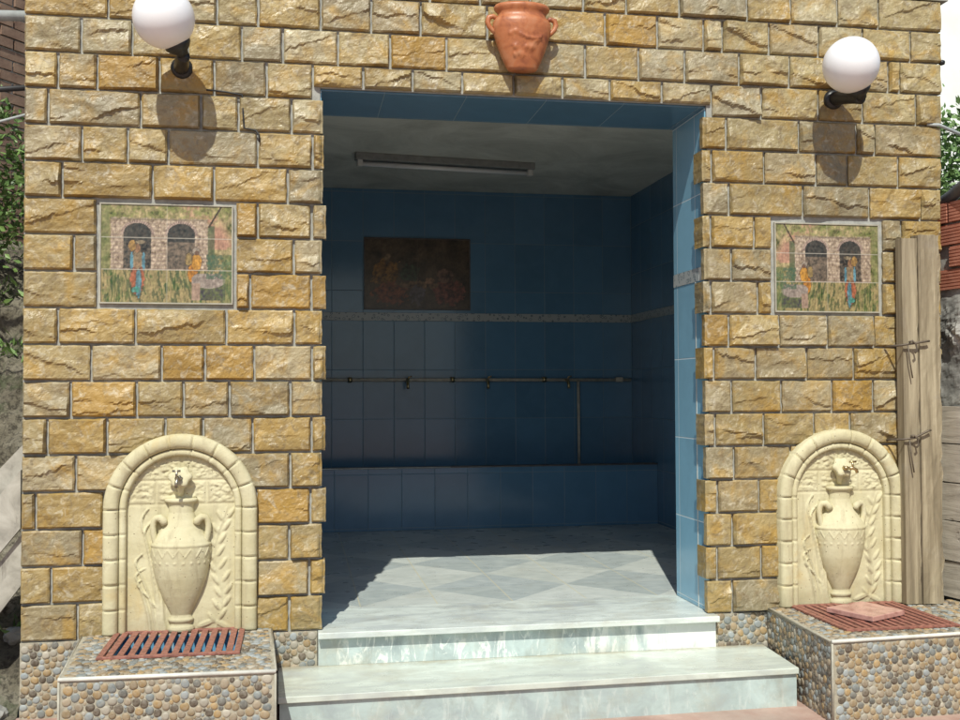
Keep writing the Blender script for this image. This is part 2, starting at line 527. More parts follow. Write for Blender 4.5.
# ------------------------------------------------------------------ the wash house
house = thing('wash_house', 'wash house with rock-faced yellow stone front and a dark blue tiled room behind its doorway', 'building', (2.06, 0, GZ))
COURSES = {
 0:[[0.001,0.222,0.505,0.784,1.065,1.206],[2.899,3.032,3.312,3.608,3.951,4.069]],
 1:[[-0.001,0.12,0.347,0.623,0.93,1.148,1.219],[2.844,2.962,3.173,3.511,3.887,4.071]],
 2:[[-0.0,0.24,0.503,0.783,1.065,1.206],[2.897,3.036,3.316,3.612,3.956,4.074]],
 3:[[0.0,0.059,0.322,0.582,0.929,1.153,1.223],[2.842,2.966,3.166,3.515,3.892,4.077]],
 4:[[0.001,0.212,0.502,0.782,1.069,1.206],[2.896,3.047,3.32,3.617,3.895,4.08]],
 5:[[0.001,0.101,0.332,0.562,0.713,0.914,1.158,1.221],[2.845,2.958,3.192,3.439,3.618,3.898,4.083]],
 6:[[0.002,0.19,0.448,0.634,0.819,1.069,1.206],[2.904,3.039,3.28,3.53,3.736,3.951,4.085]],
 7:[[0.001,0.268,0.546,0.719,0.92,1.159,1.222],[2.848,2.956,3.157,3.406,3.64,3.877,4.088]],
 8:[[-0.001,0.138,0.441,0.806,1.085,1.206],[2.893,3.029,3.273,3.511,3.745,3.931,4.091]],
 9:[[-0.0,0.29],[0.842,0.902,1.156,1.222],[2.849,2.945,3.171,3.24],[3.788,3.867,4.094]],
 10:[[-0.001,0.197,0.289],[0.842,1.082,1.205],[2.891,3.045,3.242],[3.791,3.87,4.097]],
 11:[[-0.001,0.288],[0.841,0.933,1.157,1.222],[2.852,2.947,3.157,3.244],[3.793,3.891,4.1]],
 12:[[-0.0,0.15,0.506,0.754,1.057,1.209],[2.885,3.036,3.398,3.731,3.993,4.102]],
 13:[[-0.002,0.226,0.406,0.568,0.932,1.161,1.213],[2.853,2.954,3.209,3.465,3.623,3.881,4.105]],
 14:[[-0.001,0.093,0.457,0.7,0.852,1.072,1.209],[2.888,3.027,3.382,3.67,3.763,4.108]],
 15:[[-0.002,0.13,0.284,0.531,0.753,0.968,1.161,1.375,1.589,1.807,2.037,2.259,2.477,2.721,2.957,3.2,3.481,3.704,3.978,4.111]],
 16:[[-0.004,0.22,0.421,0.645,0.865,1.035,1.268,1.492,1.738,2.044,2.364,2.612,2.831,3.093,3.339,3.585,3.838,3.896,4.114]],
 17:[[-0.005,0.325,0.531,0.763,0.932,1.194,1.41,1.625,1.919,2.158,2.457,2.702,2.922,3.013,3.241,3.486,3.709,3.955,4.117]],
 18:[[-0.002,0.133,0.322,0.53,0.758,0.981,1.234,1.449,1.667,1.888,2.114,2.357,2.557,2.808,3.136,3.35,3.584,3.793,4.119]],
}
TINTS = [((0.345, 0.290, 0.165), 5), ((0.365, 0.290, 0.135), 7), ((0.375, 0.275, 0.105), 5), ((0.385, 0.252, 0.075), 2.0), ((0.30, 0.262, 0.160), 2.6), ((0.39, 0.335, 0.20), 1.6)]
TOPT = [((0.385, 0.338, 0.20), 6), ((0.385, 0.322, 0.165), 6), ((0.385, 0.300, 0.13), 2.4), ((0.34, 0.305, 0.195), 2.4)]
rs = random.Random(11)
NICHES = [(0.629, 0.298, 0.5265), (3.5525, 0.298, 0.5175)]      # the stones are cut away behind the wall fountains
def pick(lst):
    tot = sum(w for _, w in lst); r = rs.random() * tot
    for c, w in lst:
        r -= w
        if r <= 0: return c
    return lst[-1][0]
def stone(m, x0, x1, z0, z1, endL=False, endR=False, depthL=0.015, depthR=0.015):
    g = 0.0054
    x0 += g; x1 -= g; z0 += g * 0.9; z1 -= g * 0.9
    w = x1 - x0; hh = z1 - z0
    n = max(5, int(w / 0.0066)); k = max(8, int(hh / 0.0066))
    s1, s2 = rs.random() * 90, rs.random() * 90
    planes = []
    for _ in range(rs.randint(7, 11)):
        planes.append((rs.uniform(0.006, 0.021), rs.uniform(-0.27, 0.27), rs.uniform(-0.36, 0.26), rs.uniform(x0, x1), rs.uniform(z0, z1)))
    ledges = []
    for _ in range(rs.choice((0, 1, 1, 1, 2))):
        ledges.append((rs.uniform(0.14, 0.70), rs.uniform(-1.5, 1.5), rs.uniform(0.005, 0.016), rs.random() * 60, rs.uniform(0.25, 0.7), rs.uniform(0.0, 1.0)))
    half = len(planes) // 2
    base = pick(TOPT if z0 > 2.0 and rs.random() < 0.6 else TINTS)
    lum = rs.uniform(0.90, 1.11)
    base = (base[0] * lum * 0.90, base[1] * lum * 0.872, base[2] * lum * 0.87)
    amp = rs.uniform(0.7, 1.15)
    # jittered broken outline
    cut = [rs.uniform(0, 0.004) for _ in range(4)]
    grid = []; cols = []
    for j in range(k + 1):
        for i in range(n + 1):
            u = i / n; v = j / k
            x = x0 + w * u; z = z0 + hh * v
            el = (x - x0); er = (x1 - x); eb = (z - z0); et = (z1 - z)
            wl = 0.024 if endL else 0.0062; wr = 0.024 if endR else 0.0062
            ram = min(sm(0, wl, el), sm(0, wr, er), sm(0, 0.0062, eb), sm(0, 0.0062, et))
            ram = 0.55 * ram + 0.45 * min(1, ram * 1.6)
            xw = x + 0.010 * fr(x * 22, z * 22, s1, 3, .6); zw = z + 0.010 * fr(x * 22, z * 22, s2 + 7, 3, .6)
            q1 = min(a + gx * (xw - cx) + gz * (zw - cz) for a, gx, gz, cx, cz in planes[:half])
            q2 = min(a + gx * (xw - cx) + gz * (zw - cz) for a, gx, gz, cx, cz in planes[half:])
            f = max(-0.002, min(0.024, max(q1, q2)))
            for lc, lt, la, ls, lr, lo in ledges:
                zl = z0 + hh * lc + lt * 0.25 * (x - (x0 + x1) / 2) + 0.016 * fr(x * 13, ls, 0.5, 3, 0.7) + 0.004 * fr(x * 60, ls, 2.5, 2)
                fade = max(0.0, min(1.0, 0.55 + 2.0 * fr(x * 6.0, ls + 20, 1.5, 2)))
                if z > zl:
                    f += la * fade * max(0.0, 1 - (z - zl) / (hh * lr)) ** 1.1
                else:
                    f += la * fade * (1 - sm(0.0, 0.0042, zl - z))
            f = min(0.036, f) * amp * 0.85
            nz = 0.0030 * fr(x * 14 + s1, z * 18, s2, 4, 0.7) + 0.0011 * fr(x * 55, z * 60, s1, 3, 0.6)
            y = -(ram * (0.007 + f + nz) + 0.0045)
            px = x + (1 - ram) * 0.0025 * fr(z * 30, s1, s2, 2)
            pz = z + (1 - ram) * 0.0022 * fr(x * 30, s2, s1, 2)
            for fcx, fr_o, fzc in NICHES:
                if abs(x - fcx) < fr_o and (z < fzc or (x - fcx) ** 2 + (z - fzc) ** 2 < fr_o * fr_o):
                    y = 0.002
            grid.append((px, y, pz))
            dk = 1.0 + 0.13 * fr(x * 11, z * 11, s2, 3)
            cols.append(tuple(c * dk for c in base))
    vs = list(grid); fs = []
    for j in range(k):
        for i in range(n):
            a = j * (n + 1) + i
            fs.append((a, a + 1, a + n + 2, a + n + 1))
    # skirt back into the joint
    ring = [i for i in range(n + 1)] + [j * (n + 1) + n for j in range(1, k + 1)] + [k * (n + 1) + i for i in range(n - 1, -1, -1)] + [j * (n + 1) for j in range(k - 1, 0, -1)]
    o = len(vs)
    for r in ring:
        p = vs[r]; i = r % (n + 1)
        dep = 0.017
        if endL and i == 0: dep = depthL
        if endR and i == n: dep = depthR
        vs.append((p[0], dep, p[2])); cols.append(cols[r])
    L = len(ring)
    for q in range(L):
        fs.append((ring[(q + 1) % L], ring[q], o + q, o + (q + 1) % L))
    m.add(vs, fs, cols, False)
m = MB()
for k, segs in COURSES.items():
    z0 = 0.15 * k; z1 = z0 + 0.15
    for si, sg in enumerate(segs):
        for a, b in zip(sg[:-1], sg[1:]):
            zz = z0
            if k == 15 and a > 1.1 and b < 3.1:
                zz = 2.302
            eR = (b in (sg[-1],)) and 1.19 < b < 1.24
            eL = (a in (sg[0],)) and 2.8 < a < 2.93
            if eL:
                a = 2.903 if a < 2.87 else 2.908
            stone(m, a, b, zz, z1, eL, eR, 0.10 if a == 2.903 else 0.03, 0.06)
facing = m.build('stone_facing', 'rockface_stone', house)
# mortar bed and masonry behind the stones
m = MB()
YM, YB = 0.0075, 0.42
m.add([(0.006, YM, GZ), (1.193, YM, GZ), (1.193, YM, 2.304), (2.937, YM, 2.304), (2.937, YM, GZ), (4.058, YM, GZ), (4.104, YM, 2.845), (0.0, YM, 2.845)] +
      [(0.006, YB, GZ), (1.193, YB, GZ), (1.193, YB, 2.304), (2.937, YB, 2.304), (2.937, YB, GZ), (4.058, YB, GZ), (4.104, YB, 2.845), (0.0, YB, 2.845)],
      [(0, 1, 2, 7), (7, 2, 3, 6), (3, 4, 5, 6), (8, 15, 10, 9), (15, 14, 11, 10), (11, 14, 13, 12)] +
      [(i, 8 + i, 8 + (i + 1) % 8, (i + 1) % 8) for i in range(8)])
m.build('mortar_wall', 'mortar', house)
m = MB()
m.box(-0.03, 4.15, -0.012, 0.46, 2.852, 2.89)
m.build('coping', 'render_coat', house)
for args in ((0.006, 0.33, 0.4215, 3.9), (3.792, 4.06, 0.4215, 3.9), (0.3315, 3.7905, 3.71, 3.9)):
    MB().box(*args, GZ, 2.60).build('masonry_wall', 'render_coat', house)
MB().box(0.006, 4.06, 0.4215, 3.9, 2.6015, 2.80).build('roof_slab', 'render_coat', house)
MB().box(0.332, 3.79, 0.422, 3.708, 2.592, 2.6).build('ceiling', 'plaster_ceiling', house)
# tiling
def panel(x0, x1, y0, y1, z0, z1, mat, name='wall_tiling'):
    return MB().box(x0, x1, y0, y1, z0, z1).build(name, mat, house)
panel(0.34, 3.782, 3.70, 3.708, 1.622, 2.591, 'blue_tile_back')
panel(0.34, 3.782, 3.70, 3.708, 0.001, 1.558, 'blue_tile_back_low')
panel(0.34, 3.782, 3.697, 3.708, 1.559, 1.621, 'border_tile', 'border_strip')
panel(3.782, 3.79, 0.431, 3.708, 1.622, 2.591, 'blue_tile_side')
panel(3.782, 3.79, 0.431, 3.708, 0.001, 1.558, 'blue_tile_side')
panel(3.779, 3.79, 0.431, 3.696, 1.559, 1.621, 'border_tile', 'border_strip')
panel(0.332, 0.3395, 0.431, 3.708, 0.001, 2.591, 'blue_tile_side')
panel(0.34, 1.19, 0.422, 0.430, 0.001, 2.591, 'blue_tile_back_low')
panel(2.94, 3.781, 0.422, 0.430, 0.001, 2.591, 'blue_tile_back_low')
panel(1.191, 2.939, 0.422, 0.430, 2.3035, 2.591, 'blue_tile_back_low')
for z0, z1 in ((0.001, 1.508), (1.572, 2.294)):
    panel(2.931, 2.936, 0.018, 0.430, z0, z1, 'blue_tile_jamb', 'jamb_tiling')
    panel(1.194, 1.1985, 0.018, 0.430, z0, z1, 'blue_tile_jamb', 'jamb_tiling')
panel(2.929, 2.936, 0.10, 0.430, 1.509, 1.571, 'border_tile', 'border_strip')
panel(2.930, 2.936, 0.018, 0.099, 1.509, 1.571, 'trim_white', 'border_edge')
panel(1.194, 1.2, 0.018, 0.430, 1.509, 1.571, 'border_tile', 'border_strip')
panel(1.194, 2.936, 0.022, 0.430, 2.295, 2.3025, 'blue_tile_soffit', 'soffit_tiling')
panel(2.9290, 2.9305, 0.140, 0.147, 0.002, 1.508, 'trim_white', 'tile_edge_trim')
# floor
MB().box(0.34, 3.781, 0.445, 3.70, -0.05, 0.0).build('tiled_floor', 'diamond_floor', house)
MB().box(0.34, 3.781, 0.4215, 3.70, GZ, -0.051).build('floor_slab', 'render_coat', house)

# ------------------------------------------------------------------ pebble cladding
PEB = [((0.33, 0.37, 0.38), 3), ((0.34, 0.25, 0.14), 4), ((0.12, 0.09, 0.06), 3.4), ((0.40, 0.27, 0.12), 3), ((0.46, 0.42, 0.34), 2.4), ((0.15, 0.15, 0.135), 3), ((0.36, 0.29, 0.20), 4), ((0.22, 0.25, 0.25), 2.4)]
def pebbles(m, O, U, V, w, h, ok=None, pitch=0.029, seed=1, size=0.86):
    rp = random.Random(seed)
    O = Vector(O); U = Vector(U).normalized(); V = Vector(V).normalized(); N = U.cross(V)
    pts = []
    cell = pitch
    # dart throwing with variable radii
    grid = {}
    tries = int(w * h / (pitch * pitch) * 70)
    for t_ in range(tries):
        q = t_ / tries
        r = (rp.uniform(0.016, 0.0215) if q < 0.35 else rp.uniform(0.011, 0.017) if q < 0.7 else rp.uniform(0.0065, 0.011)) * size
        x = rp.uniform(r, w - r); y = rp.uniform(r, h - r)
        if ok and not ok(x, y, r): continue
        gx, gy = int(x / cell), int(y / cell); bad = False
        for a in range(gx - 2, gx + 3):
            for b in range(gy - 2, gy + 3):
                for (px, py, pr) in grid.get((a, b), ()):
                    if (px - x) ** 2 + (py - y) ** 2 < ((pr + r) * 0.83) ** 2:
                        bad = True; break
                if bad: break
            if bad: break
        if bad: continue
        grid.setdefault((gx, gy), []).append((x, y, r)); pts.append((x, y, r))
    for x, y, r in pts:
        tot = sum(q[1] for q in PEB); z = rp.random() * tot
        for c, wgt in PEB:
            z -= wgt
            if z <= 0: break
        lu = rp.uniform(0.8, 1.2); c = tuple(v * lu * 0.84 for v in c)
        gx, gy = int(x / cell), int(y / cell); nb = []
        for a in range(gx - 2, gx + 3):
            for b in range(gy - 2, gy + 3):
                for (px, py, pr) in grid.get((a, b), ()):
                    dq = math.hypot(px - x, py - y)
                    if 1e-6 < dq < 0.075: nb.append((math.atan2(py - y, px - x), dq * r / (r + pr)))
        hgt = r * rp.uniform(0.24, 0.36)
        n = 14; cap = r * rp.uniform(1.15, 1.45)
        rad = []
        for k in range(n):
            an = 2 * math.pi * k / n; q = cap
            for aj, dj in nb:
                cs_ = math.cos(an - aj)
                if cs_ > 0.15: q = min(q, dj / cs_)
            q = min(q, (w - x) / max(1e-3, math.cos(an)) if math.cos(an) > 0 else 9, x / max(1e-3, -math.cos(an)) if math.cos(an) < 0 else 9,
                    (h - y) / max(1e-3, math.sin(an)) if math.sin(an) > 0 else 9, y / max(1e-3, -math.sin(an)) if math.sin(an) < 0 else 9)
            rad.append(q)
        for _ in range(2):
            rad = [min(rad[k], 0.25 * rad[k - 1] + 0.5 * rad[k] + 0.25 * rad[(k + 1) % n]) * 0.5 + 0.5 * (0.25 * rad[k - 1] + 0.5 * rad[k] + 0.25 * rad[(k + 1) % n]) for k in range(n)]
        rad = [q * 0.925 for q in rad]
        vs = []; fs = []
        for lv, (sr, sh) in enumerate(((1.0, -0.2), (0.96, 0.35), (0.78, 0.74), (0.42, 0.96))):
            for k in range(n):
                an = 2 * math.pi * k / n
                uu = rad[k] * sr * math.cos(an); vv = rad[k] * sr * math.sin(an)
                vs.append(O + U * (x + uu) + V * (y + vv) + N * (hgt * sh))
        vs.append(O + U * x + V * y + N * hgt)
        for lv in range(3):
            for k in range(n):
                fs.append((lv * n + k, lv * n + (k + 1) % n, (lv + 1) * n + (k + 1) % n, (lv + 1) * n + k))
        for k in range(n):
            fs.append((3 * n + k, 3 * n + (k + 1) % n, 4 * n))
        m.add(vs, fs, c, True)

for x0, x1, z0, sd in ((0.004, 1.182, GZ, 3), (2.948, 4.06, GZ, 5)):
    MB().box(x0, x1, -0.006, 0.008, GZ, -0.002).build('plinth', 'pebble_grout', house)
    m = MB(); pebbles(m, (x0, -0.006, z0), (1, 0, 0), (0, 0, 1), x1 - x0, -z0, seed=sd)
    m.build('plinth_pebbles', 'pebble', house)

# ------------------------------------------------------------------ marble steps
st = thing('doorstep', 'upper marble doorstep with white lime streaks running down its riser', 'step', (2.06, -0.03, -0.14), 'marble steps')
MB().box(1.185, 2.948, -0.062, 0.016, -0.026, 0.0).add([], []).build('tread_nosing', 'marble_slab', st, 0.003)
MB().box(1.2, 2.93, 0.0165, 0.4445, -0.026, 0.0).build('threshold_slab', 'marble_slab', st)
MB().box(1.187, 2.944, -0.022, 0.4, -0.1445, -0.0265).build('riser', 'marble_riser', st)
st = thing('marble_step', 'lower and longer marble step standing between the two pebble basins', 'step', (2.1, -0.2, GZ), 'marble steps')
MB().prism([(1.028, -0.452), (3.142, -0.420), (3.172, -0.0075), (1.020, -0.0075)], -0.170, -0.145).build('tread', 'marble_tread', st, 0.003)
MB().prism([(1.034, -0.437), (3.137, -0.405), (3.160, -0.012), (1.030, -0.012)], GZ, -0.1705).build('riser', 'marble_riser_low', st)

# ------------------------------------------------------------------ basins
def basin(name_label, quad, hole, top, seed, front_trim=True, right_open=False):
    """quad: back-left, back-right, front-right, front-left"""
    (x0, y0), (x1, y1), (x2, y2), (x3, y3) = quad
    b = thing('pebble_basin', name_label, 'basin', ((x0 + x2) / 2, (y0 + y2) / 2, GZ), 'pebble basins under the wall fountains')
    hx0, hx1, hy0, hy1 = hole       # hy0 front, hy1 back
    def lerp(a, c, f): return (a[0] + (c[0] - a[0]) * f, a[1] + (c[1] - a[1]) * f)
    bl, br, frr, fl = quad
    m = MB()
    def lx(y): f = (y - y0) / (y3 - y0); return x0 + (x3 - x0) * f
    def rx(y): f = (y - y1) / (y2 - y1); return x1 + (x2 - x1) * f
    zt = top
    def pr(pts, za=GZ, zb=zt): m.prism(pts, za, zb)
    pr([(lx(y3), y3), (rx(y2), y2), (rx(hy0), hy0), (lx(hy0), hy0)])
    pr([(lx(hy1), hy1), (rx(hy1), hy1), (rx(y1), y1), (lx(y0), y0)])
    pr([(lx(hy0), hy0 + 0.0), (hx0, hy0), (hx0, hy1), (lx(hy1), hy1)])
    pr([(hx1, hy0), (rx(hy0), hy0), (rx(hy1), hy1), (hx1, hy1)])
    m.build('basin_wall', 'pebble_grout', b)
    # blue tiled inside
    m = MB(); e = 0.004
    m.box(hx0 + 0.0005, hx0 + e, hy0 + 0.0005, hy1 - 0.0005, GZ + 0.05, zt - 0.003)
    m.box(hx1 - e, hx1 - 0.0005, hy0 + 0.0005, hy1 - 0.0005, GZ + 0.05, zt - 0.003)
    m.box(hx0 + e + 0.0003, hx1 - e - 0.0003, hy1 - e, hy1 - 0.0005, GZ + 0.05, zt - 0.003)
    m.box(hx0 + e + 0.0003, hx1 - e - 0.0003, hy0 + 0.0005, hy0 + e, GZ + 0.05, zt - 0.003)
    m.box(hx0 + e + 0.0003, hx1 - e - 0.0003, hy0 + e + 0.0003, hy1 - e - 0.0003, GZ + 0.04, GZ + 0.055)
    m.build('basin_lining', 'blue_tile_lining', b)
    m = MB()
    # top pebbles
    wtop = max(x1, x2) - min(x0, x3); ox = min(x0, x3); oy = y3
    def ok(x, y, r):
        X = ox + x; Y = oy + y
        if X - r < lx(Y) + 0.014 or X + r > rx(Y) - 0.010 or Y - r < y3 + 0.016 + (y2 - y3) * (x / wtop): return False
        if hx0 - r < X < hx1 + r and hy0 - r < Y < hy1 + r: return False
        return True
    pebbles(m, (ox, oy, zt), (1, 0, 0), (0, 1, 0), wtop, -oy, ok, seed=seed)
    # front
    v = Vector((x2 - x3, y2 - y3, 0)); L = v.length
    pebbles(m, (x3, y3, GZ), v, (0, 0, 1), L, zt - GZ - 0.012, lambda x, y, r: 0.012 + r < x < L - 0.012 - r, seed=seed + 1)
    # left side: outward normal must point to -x
    v = Vector((x3 - x0, y3 - y0, 0)); L2 = v.length
    pebbles(m, (x0, y0, GZ), v, (0, 0, 1), L2, zt - GZ - 0.012, lambda x, y, r: x < L2 - 0.012 - r, seed=seed + 2)
    v = Vector((x1 - x2, y1 - y2, 0)); L3 = v.length
    pebbles(m, (x2, y2, GZ), v, (0, 0, 1), L3, zt - GZ - 0.012, lambda x, y, r: x > 0.012 + r, seed=seed + 3)
    m.build('pebbles', 'pebble', b)
    # edge trims
    m = MB()
    def bar(a, c, r=0.0055):
        m.tube([a, c], r, 8)
    z = zt - 0.002
    bar((x3 - 0.002, y3 - 0.002, z), (x2 + 0.002, y2 - 0.002, z), 0.0075)
    m.build('edge_trim', 'trim_white', b)
    m = MB()
    for pa, pb in (((x3, y3 - 0.002, GZ), (x3, y3 - 0.002, z - 0.008)), ((x2, y2 - 0.002, GZ), (x2, y2 - 0.002, z - 0.008)),
                   ((x3 - 0.001, y3 + 0.008, z), (x0 - 0.001, y0, z)), ((x2 + 0.001, y2 + 0.008, z), (x1 + 0.001, y1, z))):
        MB().tube([pa, pb], 0.0045, 8).build('corner_trim', 'pale_edge', b)
    return b
tile_mat('blue_tile_lining', 0, 1, 0.15, 0.15, 0, 0, (0.13, 0.33, 0.50))
ZT = 0.018
basin('left-hand pebble-clad basin with a red slatted grate and bare top', [(0.243, -0.0065), (0.993, -0.0065), (1.0235, -0.690), (0.292, -0.668)], (0.405, 0.865, -0.405, -0.045), ZT, 21)
basin('right-hand pebble-clad basin carrying the timber post and a loose marble piece', [(3.197, -0.0065), (4.125, -0.0065), (4.165, -0.60), (3.163, -0.655)], (3.335, 3.765, -0.50, -0.055), ZT, 41)

def grate(label, x0, x1, yf, yb, z, nb, skew):
    g = thing('drain_grate', label, 'grate', ((x0 + x1) / 2, (yf + yb) / 2, z), 'slatted drain grates')
    def X(u, v): return x0 + (x1 - x0) * u + skew * (1 - v)
    def Yv(v): return yf + (yb - yf) * v
    m = MB(); w = 0.022; t_ = 0.010
    z0, z1 = z, z + t_
    def q(a, b_, c, d_): m.prism([a, b_, c, d_], z0, z1)
    wu = w / (x1 - x0); wv = w / (yb - yf)
    q((X(0, 0), Yv(0)), (X(1, 0), Yv(0)), (X(1, wv), Yv(wv)), (X(0, wv), Yv(wv)))
    q((X(0, 1 - wv), Yv(1 - wv)), (X(1, 1 - wv), Yv(1 - wv)), (X(1, 1), Yv(1)), (X(0, 1), Yv(1)))
    q((X(0, wv), Yv(wv)), (X(wu, wv), Yv(wv)), (X(wu, 1 - wv), Yv(1 - wv)), (X(0, 1 - wv), Yv(1 - wv)))
    q((X(1 - wu, wv), Yv(wv)), (X(1, wv), Yv(wv)), (X(1, 1 - wv), Yv(1 - wv)), (X(1 - wu, 1 - wv), Yv(1 - wv)))
    m.build('frame', 'red_painted_iron', g, 0.0015)
    inner = 1 - 2 * wu; pit = inner / nb
    for i in range(nb):
        c = wu + pit * (i + 0.5); hw = pit * 0.31
        j = rs.uniform(-0.002, 0.002)
        MB().prism([(X(c - hw, wv) + 0, Yv(wv) + 0.0005), (X(c + hw, wv), Yv(wv) + 0.0005), (X(c + hw, 1 - wv) + j, Yv(1 - wv) - 0.0005), (X(c - hw, 1 - wv) + j, Yv(1 - wv) - 0.0005)], z0 + 0.001, z1 - 0.001).build('bar', 'red_painted_iron', g, 0.0015)
grate('red painted iron grate lying bare on the left pebble basin', 0.372, 0.888, -0.442, -0.012, ZT + 0.003, 12, 0.0)
grate('red painted iron grate with a pink marble offcut lying on it', 3.292, 3.802, -0.535, -0.030, ZT + 0.003, 13, 0.0)
m = MB(); z = ZT + 0.0145
m.prism([(3.466, -0.437), (3.675, -0.335), (3.597, -0.122), (3.375, -0.214)], z, z + 0.022)
tag(m.build('marble_piece', 'pink_marble', None, 0.003, base=(3.53, -0.28, z)), 'square offcut of pink and white marble lying askew on the right grate', 'marble slab')

# ------------------------------------------------------------------ wall fountains
def fountain(label, cx, zb, H, side):
    f = thing('wall_fountain', label, 'fountain', (cx, 0, zb), 'arched amphora wall fountains')
    Ro = 0.306; zc = zb + H - Ro
    def arc_path(Rm):
        pts = []; L1 = zc - zb; La = math.pi * Rm
        n1 = int(L1 / 0.005); n2 = int(La / 0.005)
        for i in range(n1): pts.append((-Rm, zb + L1 * i / n1, -1, 0, L1 * i / n1))
        for i in range(n2 + 1):
            a = math.pi - math.pi * i / n2
            pts.append((Rm * math.cos(a), zc + Rm * math.sin(a), math.cos(a), math.sin(a), L1 + La * i / n2))
        for i in range(1, n1 + 1): pts.append((Rm, zc - L1 * i / n1, 1, 0, L1 + La + L1 * i / n1))
        return pts, L1, La
    def mould(name, Rm, wd, prot, y0, nseg_s, nseg_a, gd):
        pts, L1, La = arc_path(Rm)
        joints = [L1 * i / nseg_s for i in range(0, nseg_s + 1)] + [L1 + La * i / nseg_a for i in range(1, nseg_a + 1)] + [L1 + La + L1 * i / nseg_s for i in range(1, nseg_s + 1)]
        m = MB(); vs = []; fs = []; K = 12
        for (x, z, nx, nz, s_) in pts:
            dj = min(abs(s_ - j) for j in joints)
            gr = 1 - gd * (1 - sm(0.0, 0.006, dj))
            sw = 1 - 0.05 * (1 - sm(0.0, 0.006, dj))
            for k in range(K + 1):
                a = math.pi * k / K
                off = -math.cos(a) * wd / 2 * sw
                y = y0 - prot * (math.sin(a) ** 0.75) * gr + 0.0006 * fr(x * 30, z * 30, k * .3, 2)
                if k == 0 or k == K: y = 0.012
                vs.append((cx + x + nx * off, y, z + nz * off))
        n = K + 1
        for i in range(len(pts) - 1):
            for k in range(K):
                fs.append((i * n + k, i * n + k + 1, (i + 1) * n + k + 1, (i + 1) * n + k))
        m.add(vs, fs, smooth=True)
        m.build(name, 'cast_stone', f)
    mould('arch_moulding', Ro - 0.031, 0.062, 0.030, -0.030, 5, 9, 0.45)
    mould('inner_moulding', Ro - 0.062 - 0.0145, 0.029, 0.016, -0.026, 5, 9, 0.45)
    # carved back panel
    Ri = Ro - 0.062 - 0.029 + 0.004
    m = MB(); ds = 0.0042
    nx = int(2 * Ri / ds); nz = int((zc - zb + Ri) / ds)
    zl1 = zb + H * 0.762; zl2 = zb + H * 0.642
    rq = random.Random(5)
    leaves = []
    for i in range(9):
        zz = zb + 0.05 + i * 0.052
        xx = 0.145 + 0.020 * math.sin(i * 0.9) + 0.02 * (i / 9)
        for sgn in (-1, 1):
            leaves.append((xx + sgn * 0.022, zz + 0.018 * sgn * 0.4 + 0.01, math.radians(58 if sgn > 0 else 122), 0.030, 0.0085))
    leaves += [(0.10, zb + 0.03, math.radians(20), 0.04, 0.012), (0.17, zb + 0.02, math.radians(150), 0.04, 0.012)]
    vs = []; ok = []
    for j in range(nz + 1):
        z = zb + ds * j
        for i in range(nx + 1):
            x = -Ri + 2 * Ri * i / nx
            inside = z <= zc or x * x + (z - zc) ** 2 <= Ri * Ri * 1.01
            h = 0.0
            if z > zl2:
                g1 = abs(z - zl1)
                gv = abs(x) if z > zl1 else min(abs(x - 0.10), abs(x + 0.10))
                e = min(g1, abs(z - zl2), gv)
                h = 0.004 * sm(0.002, 0.008, e) + 0.0065 * max(-0.5, fr(x * 50, z * 75, 3, 3, .6)) * sm(0.008, 0.02, e)
            else:
                zz = (z - zb) / (zl2 - zb)
                h = 0.004 * sm(0.002, 0.007, zl2 - z) * 0.5
                if x < -0.03:
                    for b_, (bx, cur, top) in enumerate(((-0.075, -0.105, 0.97), (-0.09, -0.07, 0.88), (-0.10, -0.10, 0.62), (-0.085, -0.035, 0.8), (-0.12, -0.075, 0.5), (-0.07, -0.02, 0.6), (-0.06, -0.14, 0.42))):
                        if zz < top:
                            xb = bx + cur * (zz / top) ** 1.7
                            if zz > top * 0.85: xb += 0.05 * ((zz / top - 0.85) / 0.15) ** 2
                            w_ = 0.0095 * (1 - 0.75 * zz / top)
                            h = max(h, 0.0145 * math.exp(-((x - xb) / w_) ** 2))
                elif x > 0.03:
                    xs = 0.135 + 0.022 * math.sin(zz * 7.5) + 0.03 * zz
                    if zz < 0.97: h = max(h, 0.006 * math.exp(-((x - xs) / 0.0045) ** 2))
                    for lx_, lz_, an, la, lb in leaves:
                        if abs(x - lx_) < 0.045 and abs(z - lz_) < 0.045:
                            dx = x - lx_; dz = z - lz_
                            a_ = (dx * math.cos(an) + dz * math.sin(an)) / la; b2 = (-dx * math.sin(an) + dz * math.cos(an)) / lb
                            q = 1 - a_ * a_ - b2 * b2
                            if q > 0: h = max(h, 0.0105 * math.sqrt(q) * (0.75 + 0.25 * sm(0.05, 0.35, abs(b2))))
                h += 0.0008 * fr(x * 25, z * 25, 1, 2)
            vs.append((cx + x, -0.012 - h, z)); ok.append(inside)
    fs = []
    for j in range(nz):
        for i in range(nx):
            a = j * (nx + 1) + i
            if ok[a] and ok[a + 1] and ok[a + nx + 1] and ok[a + nx + 2]:
                fs.append((a, a + 1, a + nx + 2, a + nx + 1))
    m.add(vs, fs, smooth=True)
    m.build('carved_panel', 'cast_stone', f)
